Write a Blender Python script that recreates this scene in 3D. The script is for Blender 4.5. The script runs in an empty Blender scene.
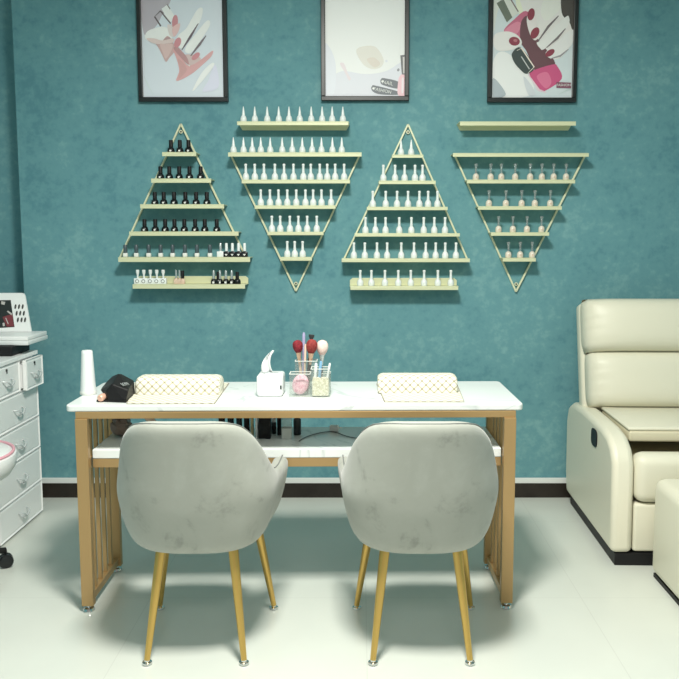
import bpy, bmesh, math, random
from mathutils import Vector, Matrix
S = bpy.context.scene
C = S.collection
PI = math.pi
R = math.radians

# ------------------------------------------------------------------ camera, world, lights, exposure
CAM_H, F_PX, PITCH, CX, CY = 1.33, 800.0, R(6.0), 360.0, 322.1
cam_data = bpy.data.cameras.new('camera')
cam = bpy.data.objects.new('camera', cam_data)
C.objects.link(cam)
cam.location = (0, 0, CAM_H)
cam.rotation_euler = (PI / 2 - PITCH, 0, 0)
cam_data.sensor_fit = 'HORIZONTAL'
cam_data.sensor_width = 36.0
cam_data.lens = F_PX / 679 * 36.0
cam_data.shift_x = -(CX - 339.5) / 679
cam_data.shift_y = (CY - 339.5) / 679
cam_data.clip_start = 0.05
S.camera = cam

w = bpy.data.worlds.new('ambient_fill')  # even ambient fill added through the open front of the room
S.world = w
w.use_nodes = True
w.node_tree.nodes['Background'].inputs[0].default_value = (1.0, 1.0, 0.94, 1)
w.node_tree.nodes['Background'].inputs[1].default_value = 0.22


def area(name, loc, sx, sy, power, col, rot=(0, 0, 0)):
    l = bpy.data.lights.new(name, 'AREA')
    l.shape = 'RECTANGLE'
    l.size, l.size_y, l.energy, l.color = sx, sy, power, col
    o = bpy.data.objects.new(name, l)
    C.objects.link(o)
    o.location, o.rotation_euler = loc, rot
    return o


area('ceiling_light_and_fill', (-0.08, 1.70, 2.77), 0.42, 0.42, 82, (1.0, 0.985, 0.90))
area('ceiling_light_and_fill', (0.1, -0.4, 2.77), 1.2, 0.8, 25, (1.0, 0.985, 0.92))  # added fill behind the camera; no fixture is known there
S.view_settings.view_transform = 'Standard'
S.view_settings.look = 'None'
S.view_settings.exposure = 0.38
S.view_settings.gamma = 1.0
S.view_settings.use_curve_mapping = False
S.cycles.use_denoising = True
S.cycles.max_bounces = 10
S.cycles.transparent_max_bounces = 24


# ------------------------------------------------------------------ pixel -> world on a known plane
def ray(u, v):
    x, y = (u - CX) / F_PX, (CY - v) / F_PX
    return x, math.cos(PITCH) + y * math.sin(PITCH), -math.sin(PITCH) + y * math.cos(PITCH)


def at(u, v, Y):
    x, dy, dz = ray(u, v)
    return Vector((x / dy * Y, Y, CAM_H + dz / dy * Y))


def atz(u, v, z):
    x, dy, dz = ray(u, v)
    t = (z - CAM_H) / dz
    return Vector((x * t, dy * t, z))


# ------------------------------------------------------------------ materials
def mat(name, col, rough=0.5, metal=0.0, spec=0.5, sheen=0.0, coat=0.0, bump=None):
    m = bpy.data.materials.new(name)
    m.use_nodes = True
    nt = m.node_tree
    b = nt.nodes['Principled BSDF']
    b.inputs['Base Color'].default_value = (*col, 1)
    b.inputs['Roughness'].default_value = rough
    b.inputs['Metallic'].default_value = metal
    b.inputs['Specular IOR Level'].default_value = spec
    b.inputs['Sheen Weight'].default_value = sheen
    b.inputs['Coat Weight'].default_value = coat
    if bump:
        sc, st = bump
        n = nt.nodes.new('ShaderNodeTexNoise')
        n.inputs['Scale'].default_value = sc
        n.inputs['Detail'].default_value = 4
        tc = nt.nodes.new('ShaderNodeTexCoord')
        nt.links.new(tc.outputs['Object'], n.inputs['Vector'])
        bp = nt.nodes.new('ShaderNodeBump')
        bp.inputs['Strength'].default_value = st
        bp.inputs['Distance'].default_value = 0.01
        nt.links.new(n.outputs['Fac'], bp.inputs['Height'])
        nt.links.new(bp.outputs['Normal'], b.inputs['Normal'])
    return m


def noise_mat(name, stops, scale, detail=6, rough=0.6, dist=0.0, nrough=0.55, layers=None, spec=0.4, sheen=0.0, bump=0.0, stretch=(1, 1, 1)):
    """colour ramp over object-space noise; optional second fine noise mixed in"""
    m = mat(name, stops[0][1], rough, spec=spec, sheen=sheen)
    nt = m.node_tree
    N, L = nt.nodes, nt.links
    b = N['Principled BSDF']
    tc = N.new('ShaderNodeTexCoord')
    mp = N.new('ShaderNodeMapping')
    mp.inputs['Scale'].default_value = stretch
    L.new(tc.outputs['Object'], mp.inputs['Vector'])
    n = N.new('ShaderNodeTexNoise')
    n.inputs['Scale'].default_value = scale
    n.inputs['Detail'].default_value = detail
    n.inputs['Roughness'].default_value = nrough
    n.inputs['Distortion'].default_value = dist
    L.new(mp.outputs['Vector'], n.inputs['Vector'])
    fac = n.outputs['Fac']
    if layers:
        n2 = N.new('ShaderNodeTexNoise')
        n2.inputs['Scale'].default_value = layers[0]
        n2.inputs['Detail'].default_value = 8
        n2.inputs['Roughness'].default_value = 0.65
        L.new(mp.outputs['Vector'], n2.inputs['Vector'])
        mx = N.new('ShaderNodeMix')
        mx.inputs[0].default_value = layers[1]
        L.new(fac, mx.inputs[2])
        L.new(n2.outputs['Fac'], mx.inputs[3])
        fac = mx.outputs[0]
    r = N.new('ShaderNodeValToRGB')
    r.color_ramp.interpolation = 'EASE'
    els = r.color_ramp.elements
    while len(els) < len(stops):
        els.new(0.5)
    for e, (p, c) in zip(els, stops):
        e.position = p
        e.color = (*c, 1)
    L.new(fac, r.inputs['Fac'])
    L.new(r.outputs['Color'], b.inputs['Base Color'])
    if bump:
        bp = N.new('ShaderNodeBump')
        bp.inputs['Strength'].default_value = bump
        bp.inputs['Distance'].default_value = 0.01
        L.new(fac, bp.inputs['Height'])
        L.new(bp.outputs['Normal'], b.inputs['Normal'])
    return m


M = {}
M['teal'] = noise_mat('teal_plaster', [(0.34, (0.102, 0.262, 0.307)), (0.5, (0.143, 0.328, 0.365)), (0.66, (0.205, 0.405, 0.425))],
                      3.4, 7, 0.75, layers=(26, 0.5), spec=0.25, nrough=0.62)
M['ceiling'] = mat('ceiling_paint', (0.8, 0.82, 0.8), 0.9)
M['base_tile'] = noise_mat('dark_brown_tile', [(0.3, (0.018, 0.013, 0.010)), (0.7, (0.03, 0.023, 0.018))], 12, rough=0.35)
M['white_trim'] = mat('white_trim', (0.8, 0.82, 0.8), 0.4)
M['white'] = mat('white_lacquer', (0.91, 0.92, 0.92), 0.35)
M['white_plastic'] = mat('white_plastic', (0.82, 0.85, 0.85), 0.3)
M['off_white'] = mat('off_white', (0.72, 0.74, 0.70), 0.5)
M['grey_handle'] = mat('grey_handle', (0.58, 0.62, 0.63), 0.35, 0.25)
M['black'] = mat('black_plastic', (0.012, 0.012, 0.013), 0.5, spec=0.25)
M['black_gloss'] = mat('black_gloss', (0.008, 0.010, 0.012), 0.22)
M['dark_grey'] = mat('dark_grey', (0.035, 0.04, 0.042), 0.5)
M['smoke'] = mat('smoky_cap', (0.07, 0.10, 0.115), 0.35)
M['table_gold'] = mat('matt_gold_metal', (0.46, 0.30, 0.135), 0.42, 0.45)
M['brass'] = mat('brushed_brass', (0.62, 0.41, 0.12), 0.34, 0.75)
M['chrome'] = mat('chrome', (0.75, 0.76, 0.76), 0.15, 1.0)
M['shelf_gold'] = mat('champagne_gold', (0.72, 0.735, 0.49), 0.42, 0.1)
M['rod_gold'] = mat('champagne_rod', (0.80, 0.80, 0.56), 0.4, 0.1)
M['velvet'] = noise_mat('grey_velvet', [(0.30, (0.265, 0.275, 0.245)), (0.44, (0.385, 0.395, 0.355)), (0.75, (0.44, 0.455, 0.415))],
                        7.0, 5, 0.85, dist=0.8, layers=(30, 0.25), spec=0.15, sheen=0.35)
M['piping'] = mat('grey_piping', (0.20, 0.21, 0.20), 0.7)
M['leather'] = mat('cream_leather', (0.77, 0.745, 0.61), 0.42, spec=0.4, bump=(18, 0.12))
M['leather_beige'] = mat('beige_leather', (0.66, 0.61, 0.45), 0.45, spec=0.4)
M['pink'] = mat('pink_fabric', (0.78, 0.40, 0.47), 0.7)
M['puff'] = noise_mat('pink_puff', [(0.35, (0.72, 0.36, 0.45)), (0.65, (0.86, 0.58, 0.66))], 90, rough=0.9)
M['red_hair'] = noise_mat('dark_red_hair', [(0.3, (0.14, 0.01, 0.018)), (0.7, (0.28, 0.022, 0.035))], 120, rough=0.8)
M['rust_hair'] = noise_mat('rust_hair', [(0.3, (0.20, 0.02, 0.022)), (0.7, (0.34, 0.055, 0.045))], 120, rough=0.8)
M['blush_hair'] = noise_mat('blush_hair', [(0.3, (0.80, 0.55, 0.50)), (0.7, (0.86, 0.74, 0.68))], 60, rough=0.9)
M['lilac'] = mat('lilac_plastic', (0.40, 0.38, 0.58), 0.3)
M['blue_tube'] = mat('blue_plastic', (0.22, 0.42, 0.62), 0.3)
M['rose_gold'] = mat('rose_gold', (0.80, 0.48, 0.36), 0.35, 0.25)
M['copper'] = mat('copper_ferrule', (0.75, 0.50, 0.36), 0.3, 0.7)
M['peach'] = mat('peach_glass', (0.75, 0.56, 0.44), 0.25)
M['brown'] = mat('brown_film', (0.24, 0.17, 0.14), 0.35)
M['gold_tube'] = mat('gold_tube', (0.62, 0.52, 0.28), 0.35, 0.3)
M['bottle_white'] = mat('bottle_white', (0.86, 0.90, 0.90), 0.25)
M['label_white'] = mat('label_white', (0.85, 0.86, 0.84), 0.5)
M['silver_cap'] = mat('silver_cap', (0.55, 0.60, 0.60), 0.25, 0.55)
M['tissue'] = mat('tissue_paper', (0.86, 0.88, 0.88), 0.9)
M['frame_black'] = mat('black_frame', (0.012, 0.016, 0.018), 0.35)
M['cable'] = mat('cable_grey', (0.13, 0.14, 0.14), 0.5)
M['pearls'] = None


def glassy(name, tint, gloss=0.12, fac=0.10):
    m = bpy.data.materials.new(name)
    m.use_nodes = True
    N, L = m.node_tree.nodes, m.node_tree.links
    N.remove(N['Principled BSDF'])
    t = N.new('ShaderNodeBsdfTransparent')
    t.inputs[0].default_value = (*tint, 1)
    g = N.new('ShaderNodeBsdfGlossy')
    g.inputs['Roughness'].default_value = gloss
    d = N.new('ShaderNodeBsdfDiffuse')
    d.inputs[0].default_value = (0.8, 0.82, 0.8, 1)
    m1 = N.new('ShaderNodeMixShader')
    m1.inputs[0].default_value = 0.5
    L.new(g.outputs[0], m1.inputs[1])
    L.new(d.outputs[0], m1.inputs[2])
    m2 = N.new('ShaderNodeMixShader')
    m2.inputs[0].default_value = fac
    L.new(t.outputs[0], m2.inputs[1])
    L.new(m1.outputs[0], m2.inputs[2])
    L.new(m2.outputs[0], N['Material Output'].inputs[0])
    return m


M['acrylic'] = glassy('clear_acrylic', (0.97, 0.98, 0.97), 0.1, 0.10)
M['clear_cap'] = glassy('clear_cap', (0.66, 0.74, 0.74), 0.12, 0.38)
M['film'] = glassy('clear_film', (0.8, 0.8, 0.78), 0.2, 0.2)


def floor_mat():
    m = mat('pale_floor_tile', (0.70, 0.735, 0.68), 0.28, spec=0.45)
    N, L = m.node_tree.nodes, m.node_tree.links
    b = N['Principled BSDF']
    tc = N.new('ShaderNodeTexCoord')
    mp = N.new('ShaderNodeMapping')
    mp.inputs['Location'].default_value = (-0.022, 0.35, 0)
    L.new(tc.outputs['Object'], mp.inputs['Vector'])
    br = N.new('ShaderNodeTexBrick')
    br.offset = 0.0
    br.inputs['Scale'].default_value = 1.0
    br.inputs['Mortar Size'].default_value = 0.0018
    br.inputs['Brick Width'].default_value = 0.8
    br.inputs['Row Height'].default_value = 0.8
    br.inputs['Color1'].default_value = (0.66, 0.685, 0.635, 1)
    br.inputs['Color2'].default_value = (0.655, 0.68, 0.63, 1)
    br.inputs['Mortar'].default_value = (0.60, 0.62, 0.575, 1)
    L.new(mp.outputs['Vector'], br.inputs['Vector'])
    n = N.new('ShaderNodeTexNoise')
    n.inputs['Scale'].default_value = 3.0
    n.inputs['Detail'].default_value = 6
    L.new(tc.outputs['Object'], n.inputs['Vector'])
    mr = N.new('ShaderNodeMapRange')
    mr.inputs['To Min'].default_value = 0.92
    mr.inputs['To Max'].default_value = 1.05
    L.new(n.outputs['Fac'], mr.inputs['Value'])
    mx = N.new('ShaderNodeVectorMath')
    mx.operation = 'SCALE'
    L.new(br.outputs['Color'], mx.inputs[0])
    L.new(mr.outputs['Result'], mx.inputs['Scale'])
    L.new(mx.outputs['Vector'], b.inputs['Base Color'])
    return m


M['floor'] = floor_mat()


def marble_mat():
    m = mat('white_marble', (0.82, 0.85, 0.84), 0.18, spec=0.5)
    N, L = m.node_tree.nodes, m.node_tree.links
    b = N['Principled BSDF']
    tc = N.new('ShaderNodeTexCoord')
    n = N.new('ShaderNodeTexNoise')
    n.inputs['Scale'].default_value = 1.7
    n.inputs['Detail'].default_value = 5
    n.inputs['Distortion'].default_value = 1.4
    L.new(tc.outputs['Object'], n.inputs['Vector'])
    a = N.new('ShaderNodeMath')
    a.operation = 'SUBTRACT'
    a.inputs[1].default_value = 0.5
    L.new(n.outputs['Fac'], a.inputs[0])
    ab = N.new('ShaderNodeMath')
    ab.operation = 'ABSOLUTE'
    L.new(a.outputs[0], ab.inputs[0])
    r = N.new('ShaderNodeValToRGB')
    r.color_ramp.elements[0].position = 0.0
    r.color_ramp.elements[0].color = (0.66, 0.70, 0.70, 1)
    r.color_ramp.elements[1].position = 0.012
    r.color_ramp.elements[1].color = (0.84, 0.87, 0.86, 1)
    L.new(ab.outputs[0], r.inputs['Fac'])
    L.new(r.outputs['Color'], b.inputs['Base Color'])
    return m


M['marble'] = marble_mat()


def quilt_mat():
    """cream fabric with a beige diamond lattice and a dot at each crossing, on UVs in metres"""
    m = mat('quilted_cream_fabric', (0.82, 0.80, 0.68), 0.75, spec=0.2)
    N, L = m.node_tree.nodes, m.node_tree.links
    b = N['Principled BSDF']
    uv = N.new('ShaderNodeUVMap')
    uv.uv_map = 'UVMap'
    sp = N.new('ShaderNodeSeparateXYZ')
    L.new(uv.outputs['UV'], sp.inputs[0])

    def math_(op, a, bb=None):
        n = N.new('ShaderNodeMath')
        n.operation = op
        for i, q in enumerate((a, bb)):
            if q is None:
                continue
            if isinstance(q, (int, float)):
                n.inputs[i].default_value = q
            else:
                L.new(q, n.inputs[i])
        return n.outputs[0]
    k = 1 / 0.030
    U = math_('MULTIPLY', sp.outputs[0], k)
    V = math_('MULTIPLY', sp.outputs[1], k)
    p = math_('ADD', U, V)
    q = math_('SUBTRACT', U, V)
    dp = math_('PINGPONG', p, 0.5)
    dq = math_('PINGPONG', q, 0.5)
    mn = math_('MINIMUM', dp, dq)
    mxv = math_('MAXIMUM', dp, dq)
    line = math_('LESS_THAN', mn, 0.10)
    dot = math_('LESS_THAN', mxv, 0.15)
    c1 = N.new('ShaderNodeMix')
    c1.data_type = 'RGBA'
    c1.inputs[6].default_value = (0.84, 0.83, 0.72, 1)
    c1.inputs[7].default_value = (0.52, 0.48, 0.36, 1)
    L.new(line, c1.inputs[0])
    c2 = N.new('ShaderNodeMix')
    c2.data_type = 'RGBA'
    c2.inputs[7].default_value = (0.36, 0.32, 0.22, 1)
    L.new(dot, c2.inputs[0])
    L.new(c1.outputs[2], c2.inputs[6])
    L.new(c2.outputs[2], b.inputs['Base Color'])
    bp = N.new('ShaderNodeBump')
    bp.inputs['Strength'].default_value = 0.5
    bp.inputs['Distance'].default_value = 0.004
    L.new(mn, bp.inputs['Height'])
    L.new(bp.outputs['Normal'], b.inputs['Normal'])
    return m


M['quilt'] = quilt_mat()
M['border'] = mat('dark_border', (0.30, 0.28, 0.23), 0.8)


def pearl_mat():
    m = mat('pearl_beads', (0.8, 0.78, 0.66), 0.3)
    N, L = m.node_tree.nodes, m.node_tree.links
    b = N['Principled BSDF']
    tc = N.new('ShaderNodeTexCoord')
    v = N.new('ShaderNodeTexVoronoi')
    v.inputs['Scale'].default_value = 140
    L.new(tc.outputs['Object'], v.inputs['Vector'])
    r = N.new('ShaderNodeValToRGB')
    r.color_ramp.elements[0].color = (0.92, 0.90, 0.80, 1)
    r.color_ramp.elements[1].color = (0.62, 0.58, 0.42, 1)
    r.color_ramp.elements[1].position = 0.75
    L.new(v.outputs['Distance'], r.inputs['Fac'])
    L.new(r.outputs['Color'], b.inputs['Base Color'])
    return m


M['pearls'] = pearl_mat()


# ------------------------------------------------------------------ mesh helpers
def smooth_bm(bm, ang=40):
    for f in bm.faces:
        f.smooth = True
    for e in bm.edges:
        if len(e.link_faces) == 2 and e.calc_face_angle(0) > R(ang):
            e.smooth = False


def obj(name, bm, material, parent=None, smooth=True, bevel=0.0, seg=2, ang=40, recalc=True):
    if recalc:
        bmesh.ops.recalc_face_normals(bm, faces=bm.faces)
    if smooth:
        smooth_bm(bm, ang)
    me = bpy.data.meshes.new(name)
    bm.to_mesh(me)
    bm.free()
    for x in (material if isinstance(material, (list, tuple)) else [material]):
        me.materials.append(M[x] if isinstance(x, str) else x)
    o = bpy.data.objects.new(name, me)
    C.objects.link(o)
    o.parent = parent
    if bevel:
        b = o.modifiers.new('bevel', 'BEVEL')
        b.width, b.segments, b.limit_method = bevel, seg, 'ANGLE'
        b.angle_limit = R(35)
        b.harden_normals = False
    return o


def box(bm, x0, x1, y0, y1, z0, z1):
    v = [bm.verts.new(p) for p in ((x0, y0, z0), (x1, y0, z0), (x1, y1, z0), (x0, y1, z0), (x0, y0, z1), (x1, y0, z1), (x1, y1, z1), (x0, y1, z1))]
    for f in ((0, 3, 2, 1), (4, 5, 6, 7), (0, 1, 5, 4), (1, 2, 6, 5), (2, 3, 7, 6), (3, 0, 4, 7)):
        bm.faces.new([v[i] for i in f])
    return v


def boxbm(*a):
    bm = bmesh.new()
    box(bm, *a)
    return bm


def round_box(bm, x0, x1, y0, y1, z0, z1, r, seg=3):
    b2 = bmesh.new()
    box(b2, x0, x1, y0, y1, z0, z1)
    bmesh.ops.bevel(b2, geom=list(b2.edges), offset=r, segments=seg, affect='EDGES', profile=0.5)
    me = bpy.data.meshes.new('tmp')
    b2.to_mesh(me)
    b2.free()
    bm.from_mesh(me)
    bpy.data.meshes.remove(me)


def rbox(*a, **k):
    bm = bmesh.new()
    round_box(bm, *a, **k)
    return bm


def lathe(bm, prof, n=16, cen=(0, 0, 0), cap=True):
    rings = []
    for r, z in prof:
        rings.append([bm.verts.new((cen[0] + r * math.cos(2 * PI * i / n), cen[1] + r * math.sin(2 * PI * i / n), cen[2] + z)) for i in range(n)])
    for a, b in zip(rings, rings[1:]):
        for i in range(n):
            bm.faces.new((a[i], a[(i + 1) % n], b[(i + 1) % n], b[i]))
    if cap:
        bm.faces.new(rings[0][::-1])
        bm.faces.new(rings[-1])
    return bm


def tube(bm, pts, rad, n=8, cap=True):
    pts = [Vector(p) for p in pts]
    rads = rad if isinstance(rad, (list, tuple)) else [rad] * len(pts)
    rings = []
    ref = None
    for i, p in enumerate(pts):
        d = (pts[min(i + 1, len(pts) - 1)] - pts[max(i - 1, 0)]).normalized()
        if ref is None or abs(ref.dot(d)) > 0.99:
            ref = Vector((0, 0, 1)) if abs(d.z) < 0.9 else Vector((1, 0, 0))
        a = (ref - d * ref.dot(d)).normalized()
        ref = a
        b = d.cross(a)
        rings.append([bm.verts.new(p + (a * math.cos(2 * PI * k / n) + b * math.sin(2 * PI * k / n)) * rads[i]) for k in range(n)])
    for a, b in zip(rings, rings[1:]):
        for k in range(n):
            bm.faces.new((a[k], a[(k + 1) % n], b[(k + 1) % n], b[k]))
    if cap:
        bm.faces.new(rings[0][::-1])
        bm.faces.new(rings[-1])
    return bm


def prism(bm, poly, axis, a, b):
    """polygon extruded along an axis; poly gives the other two coordinates in xyz order"""
    def mk(p, t):
        q = list(p)
        q.insert('xyz'.index(axis), t)
        return bm.verts.new(q)
    A = [mk(p, a) for p in poly]
    B = [mk(p, b) for p in poly]
    n = len(poly)
    bm.faces.new(A)
    bm.faces.new(B[::-1])
    for i in range(n):
        bm.faces.new((A[i], B[i], B[(i + 1) % n], A[(i + 1) % n]))
    return bm


def ellipsoid(bm, c, rx, ry, rz, seg=20, rings=12, m=None):
    mt = Matrix.Translation(c) @ (m or Matrix()) @ Matrix.Diagonal((rx, ry, rz, 1))
    bmesh.ops.create_uvsphere(bm, u_segments=seg, v_segments=rings, radius=1, matrix=mt)
    return bm


def catmull(pts, k=6, closed=False):
    out = []
    n = len(pts)
    rng = range(n) if closed else range(n - 1)
    for i in rng:
        g = (lambda j: pts[j % n]) if closed else (lambda j: pts[max(0, min(n - 1, j))])
        p0, p1, p2, p3 = (Vector(g(i - 1)), Vector(g(i)), Vector(g(i + 1)), Vector(g(i + 2)))
        for s in range(k):
            t = s / k
            out.append(0.5 * ((2 * p1) + (p2 - p0) * t + (2 * p0 - 5 * p1 + 4 * p2 - p3) * t * t + (3 * p1 - p0 - 3 * p2 + p3) * t ** 3))
    if not closed:
        out.append(Vector(pts[-1]))
    return out


def lerp_keys(keys, x):
    if x <= keys[0][0]:
        return keys[0][1]
    for (a, fa), (b, fb) in zip(keys, keys[1:]):
        if x <= b:
            t = (x - a) / (b - a)
            t = t * t * (3 - 2 * t)
            return fa + (fb - fa) * t
    return keys[-1][1]


def thing(name, label, cat, loc=(0, 0, 0), rz=0.0, group=None):
    o = bpy.data.objects.new(name, None)
    C.objects.link(o)
    o.location = loc
    o.rotation_euler = (0, 0, rz)
    o.empty_display_size = 0.05
    return tag(o, label, cat, group)


def tag(o, label, cat, group=None):
    o['label'], o['category'] = label, cat
    if group:
        o['group'] = group
    return o


def struct(name, bm, m, **k):
    o = obj(name, bm, m, **k)
    o['kind'] = 'structure'
    return o


def dup(root, loc, label, group=None, rz=None):
    r = root.copy()
    C.objects.link(r)
    r.location = loc
    r['label'] = label
    if group:
        r['group'] = group
    if rz is not None:
        r.rotation_euler = (0, 0, rz)
    for ch in list(root.children):
        c = ch.copy()
        C.objects.link(c)
        c.parent = r
        for g in ch.children:
            d = g.copy()
            C.objects.link(d)
            d.parent = c
    return r


def text_obj(body, size, material, parent, name='lettering', depth=0.0, spread=1.0):
    cu = bpy.data.curves.new('tmp', 'FONT')
    cu.body, cu.size, cu.align_x, cu.align_y, cu.extrude = body, size, 'CENTER', 'CENTER', depth
    cu.space_character = spread
    t = bpy.data.objects.new('tmp', cu)
    C.objects.link(t)
    bpy.context.view_layer.update()
    me = bpy.data.meshes.new_from_object(t.evaluated_get(bpy.context.evaluated_depsgraph_get()))
    bpy.data.objects.remove(t)
    bpy.data.curves.remove(cu)
    me.name = name
    me.materials.clear()
    me.materials.append(M[material])
    o = bpy.data.objects.new(name, me)
    C.objects.link(o)
    o.parent = parent
    return o


# ------------------------------------------------------------------ the room
WALL = 4.015
XC = at(24, 290, WALL).x               # outer corner of the main wall
struct('floor', boxbm(-2.6, 2.7, -1.2, 4.6, -0.05, 0.0), 'floor', smooth=False)
bm = boxbm(XC, 2.7, WALL, WALL + 0.12, 0, 2.8)
box(bm, XC, XC + 0.12, WALL + 0.12, 4.18, 0, 2.8)
struct('wall_back', bm, 'teal', smooth=False)
struct('wall_recess', boxbm(-2.6, XC + 0.12, 4.18, 4.28, 0, 2.8), 'teal', smooth=False)
struct('wall_left', boxbm(-2.6, -2.5, -1.2, 4.18, 0, 2.8), 'teal', smooth=False)
struct('wall_right', boxbm(2.6, 2.7, -1.2, WALL, 0, 2.8), 'teal', smooth=False)
struct('ceiling', boxbm(-2.6, 2.7, -1.2, 4.6, 2.8, 2.85), 'ceiling', smooth=False)
zb = at(300, 482.5, WALL).z
zt = at(300, 477.5, WALL).z
bm = bmesh.new()
x = XC + 0.001
while x < 2.6:
    box(bm, x, min(x + 0.598, 2.6), WALL - 0.012, WALL, 0, zb)
    x += 0.6
struct('baseboard_back', bm, 'base_tile', smooth=False, bevel=0.001)
struct('trim_1', boxbm(XC, 2.6, WALL - 0.014, WALL, zb, zt), 'white_trim', smooth=False, bevel=0.002)


# ------------------------------------------------------------------ framed posters
class Poster:
    def __init__(self, u0, u1, vb, label, bg):
        self.Y = WALL - 0.018
        a, b = at(u0, vb, self.Y - 0.012), at(u1, vb, self.Y - 0.012)
        x0, x1, z0 = a.x, b.x, a.z
        h = 0.62
        self.cen = Vector(((x0 + x1) / 2, WALL, z0))
        self.root = thing('framed_poster', label, 'poster', self.cen, group='nail art posters')
        W = (x1 - x0) / 2
        t = 0.022
        bm = bmesh.new()
        for q in ((-W, W, 0, t), (-W, W, h - t, h), (-W, -W + t, t, h - t), (W - t, W, t, h - t)):
            box(bm, q[0], q[1], -0.03, -0.002, q[2], q[3])
        obj('frame', bm, 'frame_black', self.root, smooth=False, bevel=0.003)
        self.bm = bmesh.new()
        self.mats, self.k = [], 0
        y = self.Y - WALL
        vs = [self.bm.verts.new(p) for p in ((-W + t * .6, y, t * .6), (W - t * .6, y, t * .6), (W - t * .6, y, h - t * .6), (-W + t * .6, y, h - t * .6))]
        self.bm.faces.new(vs)
        self.mats.append(self.ink(bg))
        self.half, self.t = W, t

    def ink(self, c):
        c = tuple(min(0.93, q * 1.3) for q in c)
        nm = 'poster_ink_%02d%02d%02d' % tuple(int(99 * q) for q in c)
        m = bpy.data.materials.get(nm) or mat(nm, c, 0.45)
        return m

    def setpx(self, bu, bv, k):
        self.bu, self.bv, self.kk = bu, bv, k

    def pt(self, p):
        q = at(self.bu + p[0] / self.kk, self.bv + p[1] / self.kk, self.Y) - self.cen
        lim = self.half - self.t * 0.9
        return (max(-lim, min(lim, q.x)), max(self.t * 0.9, q.z))

    def poly(self, pts, c, smooth=True):
        self.k += 1
        y = self.Y - WALL - 0.00012 * self.k
        pp = catmull([Vector((*p, 0)) for p in pts], 5, True) if smooth else [Vector((*p, 0)) for p in pts]
        seen, vs = [], []
        for p in pp:
            q = self.pt(p)
            if not seen or (abs(q[0] - seen[-1][0]) + abs(q[1] - seen[-1][1]) > 1e-5):
                seen.append(q)
        f = self.bm.faces.new([self.bm.verts.new((q[0], y, q[1])) for q in seen])
        f.material_index = len(self.mats)
        self.mats.append(self.ink(c))

    def line(self, pts, wd, c):
        a = [Vector(p) for p in pts]
        n = len(a)
        Lp, Rp = [], []
        for i in range(n):
            d = (a[min(i + 1, n - 1)] - a[max(i - 1, 0)]).normalized()
            o = Vector((-d.y, d.x)) * wd / 2 * (0.35 if i in (0, n - 1) and n > 2 else 1)
            Lp.append(a[i] + o)
            Rp.append(a[i] - o)
        self.poly([tuple(p) for p in Lp + Rp[::-1]], c, False)

    def ell(self, cx, cy, rx, ry, ang, c):
        ca, sa = math.cos(R(ang)), math.sin(R(ang))
        self.poly([(cx + rx * math.cos(t) * ca - ry * math.sin(t) * sa, cy + rx * math.cos(t) * sa + ry * math.sin(t) * ca)
                   for t in (2 * PI * i / 16 for i in range(16))], c, False)

    def done(self):
        self.pr = obj('print', self.bm, self.mats, self.root, smooth=False, recalc=False)
        for p in self.pr.data.polygons:
            if p.normal.y > 0:
                p.flip()
        return self.pr

    def text(self, s, u, v, size, ang=0):
        o = text_obj(s, size, 'label_white', self.root)
        q = self.pt((u, v))
        o.location = (q[0], self.Y - WALL - 0.00012 * (self.k + 2), q[1])
        o.rotation_euler = (PI / 2, R(ang), 0)


P = Poster(138.5, 228, 101.5, 'black framed poster of pale hands with pink nails, above the upright rack of dark bottles', (0.57, 0.61, 0.67))
P.setpx(138, 0, 6.79)
pale, shade, rose = (0.72, 0.72, 0.73), (0.50, 0.34, 0.34), (0.52, 0.23, 0.26)
P.poly([(33, -60), (225, -60), (215, 20), (165, 100), (120, 180), (40, 230)], (0.42, 0.38, 0.43))
P.line([(112, 112), (155, 178)], 10, (0.10, 0.08, 0.09))
P.line([(110, 116), (152, 74), (178, 92)], 10, (0.16, 0.14, 0.15))
P.poly([(160, 60), (200, 30), (250, 110), (215, 160)], (0.72, 0.72, 0.72), False)
P.line([(152, 74), (222, 160)], 9, (0.12, 0.10, 0.11))
P.line([(196, 28), (218, 62)], 7, (0.25, 0.22, 0.22))
P.poly([(50, 262), (62, 215), (120, 190), (190, 185), (232, 235), (205, 285), (110, 292)], pale)
P.poly([(200, 170), (240, 180), (245, 245), (215, 240)], (0.62, 0.55, 0.55))
P.poly([(90, 278), (150, 290), (200, 245), (240, 290), (246, 350), (215, 390), (190, 420), (165, 375), (130, 310)], shade)
P.poly([(165, 285), (205, 250), (232, 280)], (0.42, 0.27, 0.28))
P.poly([(236, 330), (290, 380), (340, 445), (420, 410), (505, 345), (500, 380), (450, 430), (360, 505), (262, 550), (280, 480), (262, 400)], (0.58, 0.33, 0.34))
P.poly([(270, 400), (310, 430), (330, 480), (275, 535), (285, 470)], (0.52, 0.30, 0.30))
P.poly([(300, 395), (330, 370), (400, 380), (425, 405), (350, 445)], (0.55, 0.42, 0.42))
P.line([(410, 160), (355, 250), (298, 340)], 17, (0.13, 0.13, 0.15))
P.line([(462, 243), (420, 300), (358, 380)], 17, (0.17, 0.19, 0.21))
P.line([(300, 395), (352, 450)], 6, (0.75, 0.7, 0.68))
P.poly([(275, 240), (330, 190), (400, 70), (440, 60), (420, 150), (340, 280), (300, 330), (262, 300)], (0.72, 0.72, 0.73))
P.poly([(320, 330), (400, 220), (470, 140), (490, 165), (450, 240), (360, 360)], (0.72, 0.72, 0.74))
P.line([(410, 160), (355, 250), (298, 340)], 15, (0.13, 0.10, 0.12))
P.line([(462, 243), (420, 300), (358, 380)], 15, (0.17, 0.14, 0.16))
P.poly([(245, 335), (262, 315), (300, 350), (335, 395), (345, 440), (300, 400)], (0.42, 0.24, 0.25))
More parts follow.
